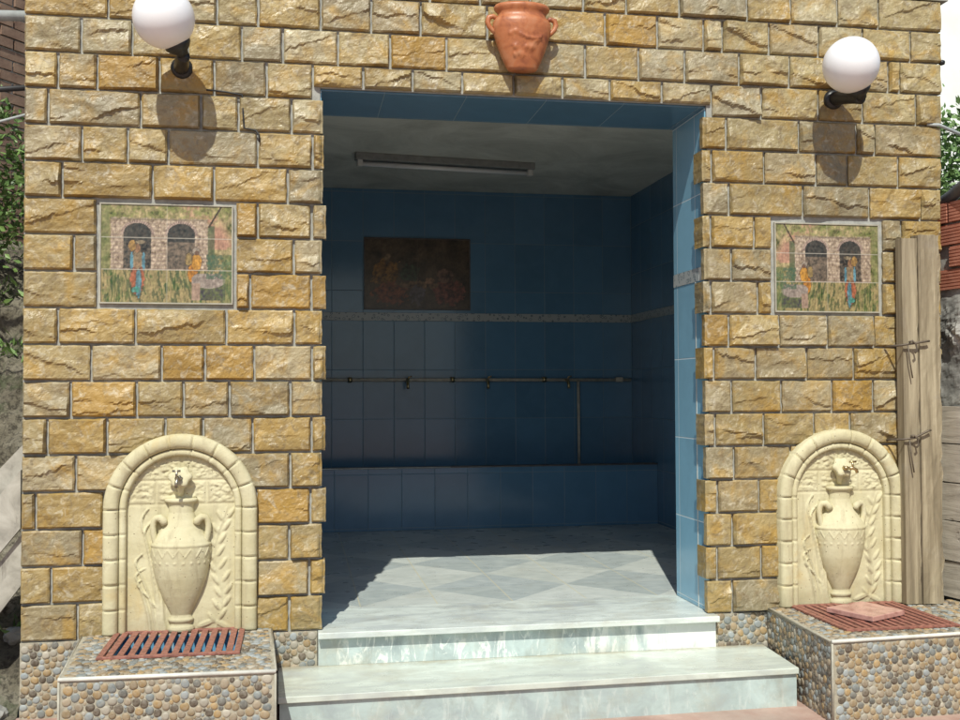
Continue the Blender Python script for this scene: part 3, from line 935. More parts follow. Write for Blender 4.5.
    # amphora in high relief
    prof = [(0.0, 0.0), (0.052, 0.0), (0.056, 0.010), (0.052, 0.020), (0.043, 0.026), (0.043, 0.034), (0.050, 0.040), (0.052, 0.048), (0.044, 0.056), (0.040, 0.066),
            (0.049, 0.085), (0.062, 0.112), (0.077, 0.143), (0.091, 0.178), (0.103, 0.215), (0.112, 0.255), (0.118, 0.298), (0.1195, 0.325), (0.119, 0.340), (0.1215, 0.343), (0.1215, 0.350), (0.1175, 0.354),
            (0.110, 0.368), (0.093, 0.392), (0.074, 0.420), (0.060, 0.448), (0.051, 0.475), (0.050, 0.500), (0.053, 0.512), (0.064, 0.516), (0.068, 0.523), (0.064, 0.531), (0.0, 0.531)]
    ks = (0.531 + 0.0) and (H * 0.668 / 0.531)
    prof = [(r * 1.0, h * ks) for r, h in prof]
    dense = []
    for (ra, ha), (rb, hb) in zip(prof[:-1], prof[1:]):
        st_ = max(1, int(abs(hb - ha) / 0.003))
        for i in range(st_): dense.append((ra + (rb - ra) * i / st_, ha + (hb - ha) * i / st_))
    dense.append(prof[-1])
    zz_c = 0.318 * ks
    def orn(th, h):
        if abs(h - zz_c) < 0.03 * ks:
            tri = abs(((th / (2 * math.pi) * 16) % 1.0) - 0.5) * 2
            tgt = zz_c + 0.016 * ks * (tri * 2 - 1)
            return 0.0036 * math.exp(-((h - tgt) / 0.0042) ** 2)
        if abs(h - (zz_c - 0.04 * ks)) < 0.012:
            return 0.0036 * math.exp(-((h - (zz_c - 0.04 * ks)) / 0.005) ** 2) * max(0, math.cos(th * 22))
        return 0
    m = MB(); m.lathe(dense, (cx + 0.0, -0.014, zb + 0.004), (0, 0, 1), 240, (1, 0.72), fn=orn)
    amp_ = m.build('amphora', 'cast_stone', f)
    for sg in (-1, 1):
        pts = []
        for u in range(13):
            a = u / 12
            P = [(0.056, 0.428), (0.062, 0.420), (0.075, 0.416), (0.085, 0.424), (0.090, 0.440), (0.089, 0.462), (0.100, 0.466), (0.110, 0.452), (0.112, 0.430), (0.110, 0.405), (0.107, 0.385), (0.103, 0.368), (0.099, 0.355)]
            px_, pz_ = P[u]
            pts.append((cx + sg * px_, -0.030, zb + pz_ * ks))
        # curl near the neck, loop out and down to the shoulder
        P = [(0.082, 0.432), (0.092, 0.428), (0.090, 0.446), (0.078, 0.452), (0.068, 0.444)]
        loop = [(0.062, 0.432), (0.068, 0.448), (0.082, 0.460), (0.097, 0.458), (0.107, 0.444), (0.110, 0.425), (0.109, 0.405), (0.105, 0.385), (0.101, 0.366), (0.098, 0.352)]
        rad = [0.015, 0.0165, 0.016, 0.0145, 0.013, 0.0125, 0.0125, 0.0125, 0.0125, 0.012]
        MB().tube([(cx + sg * a, -0.034 - 0.008 * (1 if i < 3 else 0), zb + b * ks) for i, (a, b) in enumerate(loop)], rad, 12).build('handle', 'cast_stone', amp_)
    # rose boss and tap
    bz = zb + H * 0.772; bx = cx - 0.002
    m = MB()
    bp = [(0.0, 0.0), (0.020, 0.0), (0.026, 0.010), (0.036, 0.024), (0.044, 0.038), (0.046, 0.048), (0.040, 0.056), (0.026, 0.058), (0.0, 0.059)]
    m.lathe(bp, (bx, -0.010, bz - 0.012), Vector((0, -0.85, 0.45)), 36, fn=lambda th, h: 0.0045 * math.cos(th * 6) * sm(0.005, 0.04, h))
    m.lathe([(0.0, 0), (0.011, 0), (0.013, 0.02), (0.020, 0.045), (0.024, 0.05)], (bx, -0.02, bz - 0.068), (0, -0.15, 1), 16)
    boss = m.build('rose_boss', 'cast_stone', f)
    mt = 'old_chrome' if side == 'L' else 'brass'
    m = MB()
    y0 = -0.055
    m.tube([(bx, y0, bz + 0.004), (bx, y0 - 0.035, bz + 0.008)], 0.0095, 12)
    if side == 'L':
        m.tube([(bx - 0.004, y0 - 0.030, bz + 0.008), (bx - 0.006, y0 - 0.045, bz + 0.004), (bx - 0.008, y0 - 0.055, bz - 0.010), (bx - 0.008, y0 - 0.056, bz - 0.030)], 0.0075, 10)
    else:
        m.tube([(bx + 0.002, y0 - 0.030, bz + 0.006), (bx + 0.026, y0 - 0.040, bz + 0.008), (bx + 0.044, y0 - 0.040, bz + 0.000), (bx + 0.048, y0 - 0.040, bz - 0.014)], 0.0075, 10)
    tp = m.build('tap', mt, f)
    hx = bx - 0.010 if side == 'L' else bx + 0.028
    m = MB()
    m.tube([(hx, y0 - 0.036, bz + 0.006), (hx, y0 - 0.037, bz + 0.034)], 0.005, 8)
    m.tube([(hx - 0.016, y0 - 0.038, bz + 0.036), (hx + 0.016, y0 - 0.038, bz + 0.036)], [0.0045, 0.0045], 8)
    m.build('tap_handle', mt, tp)
fountain('left cream cast-stone wall fountain with amphora relief and chrome tap', 0.629, 0.0205, 0.812, 'L')
fountain('right cream cast-stone wall fountain with amphora relief, its tap turned to the right', 3.5525, 0.0205, 0.803, 'R')

# ------------------------------------------------------------------ painted tile pictures
def lerp3(a, b, f): return tuple(a[i] + (b[i] - a[i]) * f for i in range(3))
def arches_scene(u, v, mir):
    if mir: u = 1 - u
    a = fr(u * 18, v * 14, 0.3, 4); b = fr(u * 45, v * 30, 4.3, 3); c_ = fr(u * 6, v * 5, 8.3, 3)
    c = lerp3((0.17, 0.165, 0.065), (0.52, 0.42, 0.22), 0.5 + 1.0 * a)                 # foliage and sand
    if v > 0.55 and u > 0.52:
        f = sm(0.0, 0.5, 0.5 + c_) * (1 - sm(0.05, 0.16, abs((u - 0.80) + (v - 0.85) * 0.45)))
        c = lerp3(c, (0.52, 0.27, 0.20), 0.8 * f)
    if v > 0.87: c = lerp3(c, (0.28, 0.30, 0.10), sm(-0.2, 0.4, b) * 0.7)
    if u < 0.065 + 0.02 * a: c = lerp3(c, (0.16, 0.20, 0.07), 0.6)
    wl, wr = 0.072 + 0.008 * b, 0.815 + 0.012 * b
    if wl < u < wr and 0.31 < v < 0.865 + 0.012 * b:
        row = v * 26; col_ = u * 22 + (int(row) % 2) * 0.5
        j = min(row % 1, 1 - row % 1) < 0.14 or min(col_ % 1, 1 - col_ % 1) < 0.07
        c = lerp3((0.31, 0.235, 0.16), (0.62, 0.50, 0.37), 0.5 + 1.1 * b)
        if j: c = lerp3(c, (0.22, 0.15, 0.14), 0.45)
        if v > 0.845: c = lerp3(c, (0.16, 0.14, 0.08), 0.5)
    if 0.815 < u < 0.87 and 0.35 < v < 0.80: c = lerp3(c, (0.07, 0.12, 0.06), 0.75)
    for ax, aw in ((0.275, 0.106), (0.610, 0.106)):
        x = abs(u - ax); top = 0.70
        inside = x < aw and (0.345 < v < top or (v >= top and (x / aw) ** 2 + ((v - top) / 0.115) ** 2 < 1))
        ring = (not inside) and x < aw + 0.022 and v >= top and (x / (aw + 0.022)) ** 2 + ((v - top) / 0.142) ** 2 < 1
        if ring: c = lerp3((0.44, 0.33, 0.27), (0.20, 0.14, 0.12), 1 if (math.atan2(v - top, u - ax) * 7 % 1) < 0.25 else 0)
        if inside:
            c = lerp3((0.02, 0.026, 0.026), (0.10, 0.095, 0.08), 0.4 + 0.6 * b)
            if v < 0.62: c = lerp3(c, (0.28, 0.21, 0.15), (0.45 if ax > 0.5 else 0.18) + 0.5 * b)
    if v < 0.335:
        bl = fr(u * 60, v * 9 + 3 * math.sin(u * 30), 2.2, 3)
        c = lerp3((0.36, 0.31, 0.14), (0.11, 0.15, 0.05), 0.45 + 1.3 * bl)
        if c_ > 0.05: c = lerp3(c, (0.46, 0.34, 0.17), 0.5)
        if fr(u * 34 + 5 * v, v * 7, 9.2, 2) > 0.28: c = lerp3(c, (0.05, 0.09, 0.04), 0.75)
    def ell(cx, cy, rx, ry, col, k=0.9):
        nonlocal c
        q = ((u - cx) / rx) ** 2 + ((v - cy) / ry) ** 2 + 0.3 * b
        if q < 1: c = lerp3(c, lerp3(col, tuple(x * 0.5 for x in col), 0.5 + 0.9 * b), k)
        elif q < 1.35: c = lerp3(c, (0.07, 0.05, 0.035), 0.6)
    # standing figure with a water jar
    ell(0.275, 0.25, 0.052, 0.17, (0.58, 0.17, 0.09)); ell(0.285, 0.20, 0.022, 0.15, (0.10, 0.33, 0.40)); ell(0.262, 0.13, 0.03, 0.03, (0.08, 0.40, 0.33))
    ell(0.275, 0.44, 0.040, 0.10, (0.40, 0.30, 0.18)); ell(0.232, 0.42, 0.012, 0.10, (0.15, 0.38, 0.48)); ell(0.322, 0.42, 0.013, 0.09, (0.15, 0.38, 0.48))
    ell(0.275, 0.555, 0.022, 0.045, (0.40, 0.22, 0.12)); ell(0.235, 0.58, 0.028, 0.055, (0.50, 0.30, 0.10)); ell(0.30, 0.62, 0.035, 0.018, (0.42, 0.34, 0.22))
    # seated figure at the well
    ell(0.700, 0.30, 0.036, 0.10, (0.70, 0.28, 0.04)); ell(0.728, 0.42, 0.040, 0.085, (0.74, 0.36, 0.05)); ell(0.668, 0.45, 0.028, 0.06, (0.42, 0.30, 0.12))
    ell(0.722, 0.535, 0.026, 0.035, (0.50, 0.42, 0.34)); ell(0.730, 0.515, 0.016, 0.022, (0.16, 0.08, 0.05))
    # well
    if 0.69 < u < 0.95 and 0.03 < v < 0.30:
        q = ((u - 0.82) / 0.135) ** 2 + ((v - 0.235) / 0.085) ** 2
        if q < 1: c = lerp3((0.27, 0.22, 0.19), (0.40, 0.34, 0.29), 0.5 + b)
        elif v < 0.20: c = lerp3((0.07, 0.07, 0.07), (0.14, 0.17, 0.07), 0.5 + b)
        if u < 0.755 and v < 0.2: c = (0.40, 0.28, 0.21)
    if u > 0.80 and 0.25 < v < 0.50 and b + a > -0.1 - 0.6 * (u - 0.8): c = lerp3(c, (0.06, 0.13, 0.08), 0.8)
    if u > 0.93 and v < 0.5: c = lerp3(c, (0.13, 0.19, 0.07), 0.5)
    if abs((u - 0.86) - (v - 0.87) * 0.45) < 0.008 and v > 0.78: c = (0.06, 0.045, 0.03)
    return c
def cafe_scene(u, v, mir):
    a = fr(u * 9, v * 7, 3.3, 4); b = fr(u * 30, v * 22, 5.3, 3)
    c = lerp3((0.05, 0.036, 0.022), (0.13, 0.09, 0.055), 0.5 + a)
    def ell(cx, cy, rx, ry, col):
        nonlocal c
        if ((u - cx) / rx) ** 2 + ((v - cy) / ry) ** 2 + 0.8 * b < 1: c = lerp3(tuple(x * 0.75 for x in col), tuple(x * 0.2 for x in col), 0.5 + 1.1 * b)
    ell(0.2, 0.5, 0.13, 0.2, (0.55, 0.26, 0.06)); ell(0.24, 0.22, 0.16, 0.16, (0.50, 0.15, 0.07)); ell(0.8, 0.25, 0.15, 0.18, (0.42, 0.14, 0.10))
    ell(0.78, 0.48, 0.09, 0.1, (0.40, 0.22, 0.16)); ell(0.5, 0.34, 0.2, 0.05, (0.45, 0.26, 0.14)); ell(0.42, 0.52, 0.1, 0.12, (0.08, 0.14, 0.08))
    ell(0.5, 0.2, 0.07, 0.14, (0.22, 0.18, 0.2)); ell(0.62, 0.40, 0.05, 0.04, (0.60, 0.34, 0.2)); ell(0.22, 0.72, 0.04, 0.06, (0.42, 0.28, 0.16))
    return c
def picture(label, x0, x1, z0, z1, yf, scene, mir, rows, cols_, group, nx=170, frame=0.006, fmat='pale_edge', y_back=0.0085, gr=(0.50, 0.47, 0.40)):
    p = thing('tile_picture', label, 'tile picture', ((x0 + x1) / 2, y_back, z0), group)
    w = x1 - x0; h = z1 - z0; nz = int(nx * h / w)
    vs = []; cs = []; fs = []
    for j in range(nz + 1):
        for i in range(nx + 1):
            u = i / nx; v = j / nz
            c = scene(u, v, mir)
            tq = 0.80 * (1 + 0.38 * fr(u * 55, v * 38, 7.7, 3) + 0.22 * fr(u * 120, v * 16, 2.7, 2))
            c = tuple(max(0.01, min(0.9, q * tq)) for q in c)
            for k in range(1, rows):
                if abs(v - k / rows) * h < 0.0018: c = lerp3(c, gr, 0.75)
            for k in range(1, cols_):
                if abs(u - k / cols_) * w < 0.0012: c = lerp3(c, gr, 0.35)
            vs.append((x0 + w * u, yf, z0 + h * v)); cs.append(c)
    for j in range(nz):
        for i in range(nx):
            q = j * (nx + 1) + i
            fs.append((q, q + 1, q + nx + 2, q + nx + 1))
    # sides so the slab has its thickness
    m = MB(); m.add(vs, fs, cs)
    m.box(x0, x1, yf + 0.0008, y_back, z0, z1, (0.4, 0.36, 0.3))
    m.build('painted_tiles', 'painted_glaze', p)
    m = MB(); t_ = frame; ya, yb = yf - 0.004, y_back
    m.box(x0 - t_, x1 + t_, ya, yb, z1 + 0.0003, z1 + t_); m.box(x0 - t_, x1 + t_, ya, yb, z0 - t_, z0 - 0.0003)
    m.box(x0 - t_, x0 - 0.0003, ya, yb, z0, z1); m.box(x1 + 0.0003, x1 + t_, ya, yb, z0, z1)
    m.build('frame', fmat, p)
gp = 'painted tile pictures of women at an arched well'
picture('left painted tile picture, standing woman in the left arch and the well at right', 0.303, 0.826, 1.374, 1.778, -0.002, arches_scene, False, 3, 4, gp)
picture('right painted tile picture, well at left and standing woman in the right arch', 3.262, 3.771, 1.366, 1.768, -0.002, arches_scene, True, 3, 4, gp)
picture('dark brown and orange tile picture on the back wall of the blue room', 1.620, 2.440, 1.655, 2.200, 3.690, cafe_scene, False, 3, 4, None, 110, 0.010, 'dark_tile', 3.6995, (0.12, 0.09, 0.07))

# ------------------------------------------------------------------ globe lamps
def lamp(label, mount, C, collar, r):
    l = thing('globe_lamp', label, 'wall lamp', (mount[0], 0, mount[2]), 'white globe wall lamps')
    C = Vector(C); K = Vector(collar); M = Vector(mount)
    ax = (C - K).normalized()
    m = MB()
    prof = [(r * math.sin(a), -r * math.cos(a)) for a in [math.pi * i / 32 for i in range(1, 32)]]
    m.lathe(prof, C, ax, 48)
    m.build('globe', 'opal_plastic', l)
    m = MB()
    kk = C - ax * (r * 0.90)
    m.lathe([(0.0, -0.045), (0.022, -0.045), (0.026, -0.030), (0.040, -0.020), (0.052, -0.004), (0.055, 0.010), (0.0, 0.011)], kk - ax * 0.006, ax, 28)
    m.build('collar', 'black_plastic', l)
    m = MB()
    m.lathe([(0.0, 0.0), (0.046, 0.0), (0.046, 0.012), (0.036, 0.026), (0.0, 0.030)], M + Vector((0, 0.004, 0)), (0, -1, 0), 28)
    m.build('wall_mount', 'black_plastic', l)
    m = MB()
    e = kk - ax * 0.05
    mid = Vector((M.x * 0.6 + e.x * 0.4, e.y * 0.62, M.z - 0.008 + (e.z - M.z) * 0.15))
    pts = []
    A = M + Vector((0, -0.02, 0))
    for i in range(11):
        q = i / 10
        pts.append(A * (1 - q) ** 2 + mid * 2 * q * (1 - q) + e * q * q)
    m.tube(pts, [0.032 - 0.007 * i / 10 for i in range(11)], 16)
    m.build('arm', 'black_plastic', l)
lamp('left white globe lamp on a black bracket, cut off by the top of the photo', (0.622, -0.012, 2.352), (0.579, -0.268, 2.473), (0.640, -0.215, 2.362), 0.119)
lamp('right white globe lamp on a black bracket above the right tile picture', (3.550, -0.012, 2.350), (3.512, -0.245, 2.440), (3.562, -0.215, 2.350), 0.122)

# ------------------------------------------------------------------ terracotta pot on the wall
cx, cy, zb = 2.060, -0.072, 2.395
pot = thing('terracotta_pot', 'orange terracotta jar with two ears and flower relief, fixed to the stone above the doorway', 'pot', (cx, cy, zb))
prof = [(0.0, 0.0), (0.058, 0.0), (0.064, 0.006), (0.082, 0.045), (0.101, 0.095), (0.116, 0.145), (0.123, 0.185), (0.122, 0.205), (0.112, 0.222), (0.103, 0.230), (0.101, 0.242), (0.106, 0.252), (0.116, 0.262), (0.118, 0.272), (0.112, 0.281), (0.104, 0.279), (0.098, 0.26), (0.092, 0.20), (0.0, 0.19)]
dense = []
for (ra, ha), (rb, hb) in zip(prof[:-1], prof[1:]):
    st_ = max(1, int(abs(hb - ha) / 0.006))
    for i in range(st_): dense.append((ra + (rb - ra) * i / st_, ha + (hb - ha) * i / st_))
dense.append(prof[-1])
def relief(th, h):
    # th measured so that the front of the jar is at -y
    x = math.sin(th - PHI0) * 0.12; front = math.cos(th - PHI0)
    if front < 0.15 or not (0.02 < h < 0.2): return 0
    v = 0
    for fx, fz, fr_ in ((-0.045, 0.085, 0.016), (-0.028, 0.060, 0.015), (-0.052, 0.055, 0.013), (-0.012, 0.052, 0.012), (-0.040, 0.150, 0.010), (-0.060, 0.142, 0.009), (0.056, 0.118, 0.014), (0.035, 0.085, 0.016), (0.01, 0.085, 0.012)):
        q = math.hypot(x - fx, h - fz)
        if q < fr_ * 1.4: v = max(v, 0.007 * (1 - q / (fr_ * 1.4)) * (1 + 0.5 * math.cos(math.atan2(h - fz, x - fx) * 5)))
    zc_ = 0.128 + 0.9 * (x + 0.01) ** 2 * 8
    if -0.025 < x < 0.075: v = max(v, 0.0075 * math.exp(-((h - (0.124 + 6.0 * (x - 0.03) ** 2)) / 0.0045) ** 2))
    return v
PHI0 = math.pi * 1.5
m = MB()
# lathe axis z: a = y x z = +x, b = z x x = +y  -> front (-y) is th = 3pi/2
m.lathe([(r * 1.05, h) for r, h in dense], (cx, cy, zb), (0, 0, 1), 110, (1, 0.60), fn=lambda th, h: 1.5 * relief(th, h))
body = m.build('jar_body', 'terracotta', pot)
for sg in (-1, 1):
    P = [(0.108, 0.222), (0.128, 0.232), (0.146, 0.226), (0.152, 0.206), (0.145, 0.186), (0.130, 0.170), (0.118, 0.158)]
    MB().tube([(cx + sg * a, cy - 0.002, zb + b) for a, b in P], [0.010, 0.011, 0.012, 0.012, 0.011, 0.010, 0.009], 12).build('ear', 'terracotta', pot)
MB().box(cx - 0.02, cx + 0.02, cy + 0.055, 0.007, zb + 0.16, zb + 0.19).build('wall_hook', 'black_plastic', pot)

# ------------------------------------------------------------------ inside the room
lf = thing('strip_light', 'unlit fluorescent strip light fixed under the dim ceiling', 'ceiling light', (2.1, 2.55, 2.592))
a = Vector((1.476, 2.470, 2.592)); b = Vector((2.723, 2.615, 2.592)); ux = (b - a).normalized(); uy = Vector((-ux.y, ux.x, 0)); L = (b - a).length
MB().obox((a + b) / 2 - Vector((0, 0, 0.024)), ux, uy, (0, 0, 1), L / 2, 0.036, 0.0235).build('housing', 'housing_grey', lf, 0.004)
MB().tube([a + ux * 0.05 - Vector((0, 0, 0.072)), b - ux * 0.05 - Vector((0, 0, 0.072))], 0.016, 14).build('tube', 'tube_glass', lf)
for p, s_ in ((a, 1), (b, -1)):
    MB().obox(p + ux * 0.03 * s_ - Vector((0, 0, 0.068)), ux, uy, (0, 0, 1), 0.018, 0.022, 0.021).build('end_cap', 'white_paint', lf, 0.003)

tr = thing('wash_trough', 'long blue tiled wash trough built along the back wall', 'trough', (2.05, 3.3, 0))
MB().box(0.341, 3.78, 3.10, 3.108, 0.001, 0.446).build('front_tiling', 'blue_tile_back_low', tr)
m = MB()
m.box(0.341, 3.78, 3.1085, 3.19, 0.001, 0.446); m.box(0.341, 3.78, 3.1905, 3.697, 0.001, 0.20)
m.build('trough_body', 'trough_lining', tr)
MB().box(0.341, 3.78, 3.094, 3.192, 0.4465, 0.456).build('rim', 'dark_tile', tr)
MB().tube([(0.345, 3.092, 0.452), (2.2, 3.092, 0.452)], 0.004, 6).build('rim_edge', 'trim_white', tr)

pp = thing('water_pipe', 'pale water pipe with three taps running along the back wall over the trough', 'pipe', (2.0, 3.66, 1.095))
MB().tube([(0.36, 3.665, 1.098), (3.76, 3.665, 1.092)], 0.013, 12).build('pipe_run', 'pvc_pipe', pp)
MB().tube([(3.320, 3.663, 1.080), (3.324, 3.663, 0.21)], 0.012, 12).build('down_pipe', 'pvc_pipe', pp)
for x in (1.50, 2.30, 3.04):
    MB().tube([(x - 0.016, 3.665, 1.096), (x + 0.016, 3.665, 1.096)], 0.021, 12).build('coupling', 'brass', pp)
MB().obox((3.66, 3.66, 1.095), (1, 0, 0), (0, 1, 0), (0, 0, 1), 0.03, 0.02, 0.018).build('end_fitting', 'pvc_pipe', pp, 0.004)
for x in (1.945, 2.575, 3.222):
    m = MB()
    m.tube([(x, 3.655, 1.09), (x, 3.62, 1.085), (x - 0.006, 3.585, 1.078), (x - 0.006, 3.565, 1.055), (x - 0.006, 3.563, 1.025)], [0.013, 0.013, 0.012, 0.011, 0.011], 10)
    tp = m.build('tap', 'brass', pp)
    MB().tube([(x, 3.62, 1.09), (x + 0.004, 3.615, 1.115), (x + 0.03, 3.61, 1.122)], 0.006, 8).build('lever', 'brass', tp)

# ------------------------------------------------------------------ timber post and its wires
def rough_bar(m, p0, p1, wx, wy, seed, seg=60, rag=0.004, wx1=None):
    """timber of section wx (along x) by wy (along y), from p0 up to p1"""
    p0 = Vector(p0); p1 = Vector(p1); K = 8; vs = []; fs = []
    ring = []
    for k in range(K): ring.append((-1 + 2 * k / K, -1))
    for k in range(3): ring.append((1, -1 + 2 * k / 3))
    for k in range(K): ring.append((1 - 2 * k / K, 1))
    for k in range(3): ring.append((-1, 1 - 2 * k / 3))
    n = len(ring)
    for j in range(seg + 1):
        q = j / seg; c = p0.lerp(p1, q); w = wx + ((wx1 or wx) - wx) * q
        for a, b in ring:
            e = rag * fr(a * 2 + seed, q * 22, b * 2, 4, .6) * (1.0 if a > 0.9 else 0.25)
            x = c.x + a * (w / 2) + e * (1.8 if a > 0.9 else 0.7)
            y = c.y + b * (wy / 2) + e + 0.0012 * fr(a * 5, q * 1.6, seed, 3) * (1 if b < 0 else 0)
            z = c.z + (0.006 * fr(a * 3, b * 3, seed, 2) if j in (0, seg) else 0)
            vs.append((x, y, z))
    for j in range(seg):
        for k in range(n):
            fs.append((j * n + k, j * n + (k + 1) % n, (j + 1) * n + (k + 1) % n, (j + 1) * n + k))
    fs.append(tuple(range(n - 1, -1, -1))); fs.append(tuple(seg * n + k for k in range(n)))
    m.add(vs, fs)
po = thing('timber_post', 'weathered grey-brown timber post standing on the right basin against the stone', 'post', (3.92, -0.08, ZT))
m = MB(); rough_bar(m, (3.868, -0.073, ZT + 0.008), (3.876, -0.066, 1.700), 0.076, 0.052, 3.0)
m.build('beam', 'weathered_timber', po)
m = MB(); rough_bar(m, (3.960, -0.078, ZT + 0.008), (3.969, -0.069, 1.716), 0.100, 0.062, 9.0, rag=0.009, wx1=0.106)
m.build('beam', 'weathered_timber', po)
def wire(label, z, up_):
    pts = [(3.79, -0.020, z - 0.006), (3.80, -0.060, z - 0.002), (3.815, -0.110, z), (3.87, -0.120, z + 0.008), (3.935, -0.125, z + 0.030 * up_), (3.95, -0.122, z + 0.032 * up_)]
    m = MB(); m.tube(pts, 0.0052, 8)
    m.tube([(3.848, -0.122, z + 0.014), (3.862, -0.128, z + 0.020), (3.880, -0.128, z + 0.004), (3.886, -0.126, z - 0.026), (3.876, -0.124, z - 0.036)], 0.0045, 8)
    m.tube([(3.846, -0.118, z - 0.002), (3.854, -0.116, z - 0.07), (3.868, -0.115, z - 0.15)], 0.0032, 8)
    tag(m.build('tie_wire', 'rusty_wire', None, base=(3.87, -0.11, z)), label, 'wire', 'wire ties around the timber post')
wire('upper twisted wire tied round the timber post at mid height', 1.205, 0.6)
wire('lower twisted wire tied round the timber post beside the fountain arch', 0.775, 1.3)

# ------------------------------------------------------------------ retaining wall at the right
# built along x = XW and swung so that it opens out a little towards the front
def swing(m):
    ca, sa = math.cos(R(8.0)), math.sin(R(8.0))
    m.v = [(4.135 + (x - 4.135) * ca - (y - 0.10) * sa, 0.10 + (x - 4.135) * sa + (y - 0.10) * ca, z) for x, y, z in m.v]
    return m
rw = thing('retaining_wall', 'rough retaining wall of red hollow bricks over grey rubble at the right edge', 'wall', (4.2, -1.0, GZ))
XW = 4.135
m = MB(); m.box(XW + 0.028, 4.415, -2.45, 0.41, GZ, 1.895); swing(m).build('mortar_core', 'concrete_rubble', rw)
m = MB()
for r_ in range(4):
    z0 = 1.475 + r_ * 0.107
    y = 0.40 - (r_ % 2) * 0.13
    while y > -2.4:
        y0 = max(-2.44, y - 0.245)
        if not (r_ == 1 and y0 < 0.12 < y):
            j = rs.uniform(-0.004, 0.006); nz = 6
            for k in range(nz):    # ribbed face
                za = z0 + 0.004 + k * 0.0155
                m.box(XW + 0.005 + j, XW + 0.05, y0 + 0.006, y - 0.006, za, za + 0.0105)
            m.box(XW + 0.009 + j, XW + 0.049, y0 + 0.008, y - 0.008, z0 + 0.003, z0 + 0.098)
        y -= 0.25
swing(m).build('bricks', 'hollow_brick', rw)
m = MB(); vs = []; fs = []; NY, NZ = 200, 60
for j in range(NZ + 1):
    for i in range(NY + 1):
        y = 0.41 - 2.86 * i / NY; z = 0.90 + 0.585 * j / NZ
        e = 0.010 * fr(y * 7, z * 7, 2.2, 5, .6) + 0.008 * max(0, fr(y * 3.1 + 4, z * 3.7, 6.2, 3))
        b_ = 0.035 * math.exp(-(((y + 0.02) / 0.10) ** 2 + ((z - 1.28) / 0.10) ** 2)) * (1 + 0.5 * fr(y * 30, z * 30, 1, 3))
        ed = sm(0, 0.05, min(z - 0.90, 1.485 - z))
        vs.append((XW + 0.02 - (e * 0.7 + b_) * ed, y, z))
for j in range(NZ):
    for i in range(NY):
        a = j * (NY + 1) + i; fs.append((a, a + 1, a + NY + 2, a + NY + 1))
m.add(vs, fs); swing(m).build('rubble_face', 'concrete_rubble', rw)
zb_ = [ZT + 0.010, 0.200, 0.388, 0.566, 0.748, 0.925]
names = ['lowest', 'second from the bottom', 'middle', 'second from the top', 'topmost']
for k in range(5):
    m = MB(); j = rs.uniform(0, 0.008)
    z0, z1 = zb_[k] + 0.002, zb_[k + 1] - 0.003
    NYB = 60; vs = []; fs = []
    sec = [(0, 0), (0, 0.5), (0, 1), (1, 1), (1, 0)]
    for i in range(NYB + 1):
        y = 0.09 - 2.4 * i / NYB
        for a, b in sec:
            x = XW - 0.040 + j + a * 0.03 + 0.002 * fr(y * 4, b * 3, k, 3)
            vs.append((x, y, z0 + (z1 - z0) * b + 0.003 * fr(y * 3, k * 2.2 + b * 5, 1, 3) - 0.010 * (y + 0.018) * 0))
    n = 5
    for i in range(NYB):
        for q in range(n):
            fs.append((i * n + q, i * n + (q + 1) % n, (i + 1) * n + (q + 1) % n, (i + 1) * n + q))
    fs.append(tuple(range(n - 1, -1, -1))); fs.append(tuple(NYB * n + q for q in range(n)))
    m.add(vs, fs)
    tag(swing(m).build('formwork_board', 'grey_board_side', None, base=(XW, -1.2, z0)), 'grey horizontal formwork board right of the post, %s of the five' % names[k], 'board', 'grey formwork boards at the right edge')

m = MB(); m.tube([(4.20, 0.35, 1.86), (4.175, 0.02, 1.925), (4.165, -0.12, 1.965), (4.15, -0.5, 2.03), (4.2, -1.6, 2.06)], 0.030, 14)
tag(m.build('drain_pipe', 'dark_pipe', None, base=(4.18, 0, 1.93)), 'dark grey pipe lying along the top of the red brick wall', 'pipe')
pts = []
for i in range(25):
    q = i / 24
    pts.append((4.085 + 4.9 * q, -0.02 + 6.9 * q ** 1.3, 2.252 + 2.6 * q - 3.1 * q * (1 - q)))
m = MB(); m.tube([(4.03, -0.008, 2.256)] + pts, 0.0085, 8)
tag(m.build('cable', 'grey_pipe', None, base=(4.085, -0.02, 2.25)), 'grey cable leaving the right edge of the stone front towards the white house', 'cable')
m = MB(); m.lathe([(0, 0), (0.012, 0), (0.014, 0.01), (0.010, 0.022), (0, 0.024)], (4.108, 0.0, 2.557), (1, -0.2, 0), 14)
tag(m.build('cable_clip', 'black_plastic', None, base=(4.11, 0, 2.557)), 'small black clip on the right edge of the stone front', 'clip')

# thin cord in the joints beside the left lamp
m = MB(); m.tube([(0.722, -0.012, 2.268), (0.80, -0.014, 2.262), (0.868, -0.014, 2.252), (0.872, -0.014, 2.18), (0.876, -0.014, 2.112), (0.925, -0.016, 2.103), (0.938, -0.020, 2.085), (0.940, -0.022, 2.055)], 0.0038, 8)
tag(m.build('cord', 'cable_black', None, base=(0.87, -0.014, 2.2)), 'thin black cord tucked into the joints below the left lamp', 'cord')

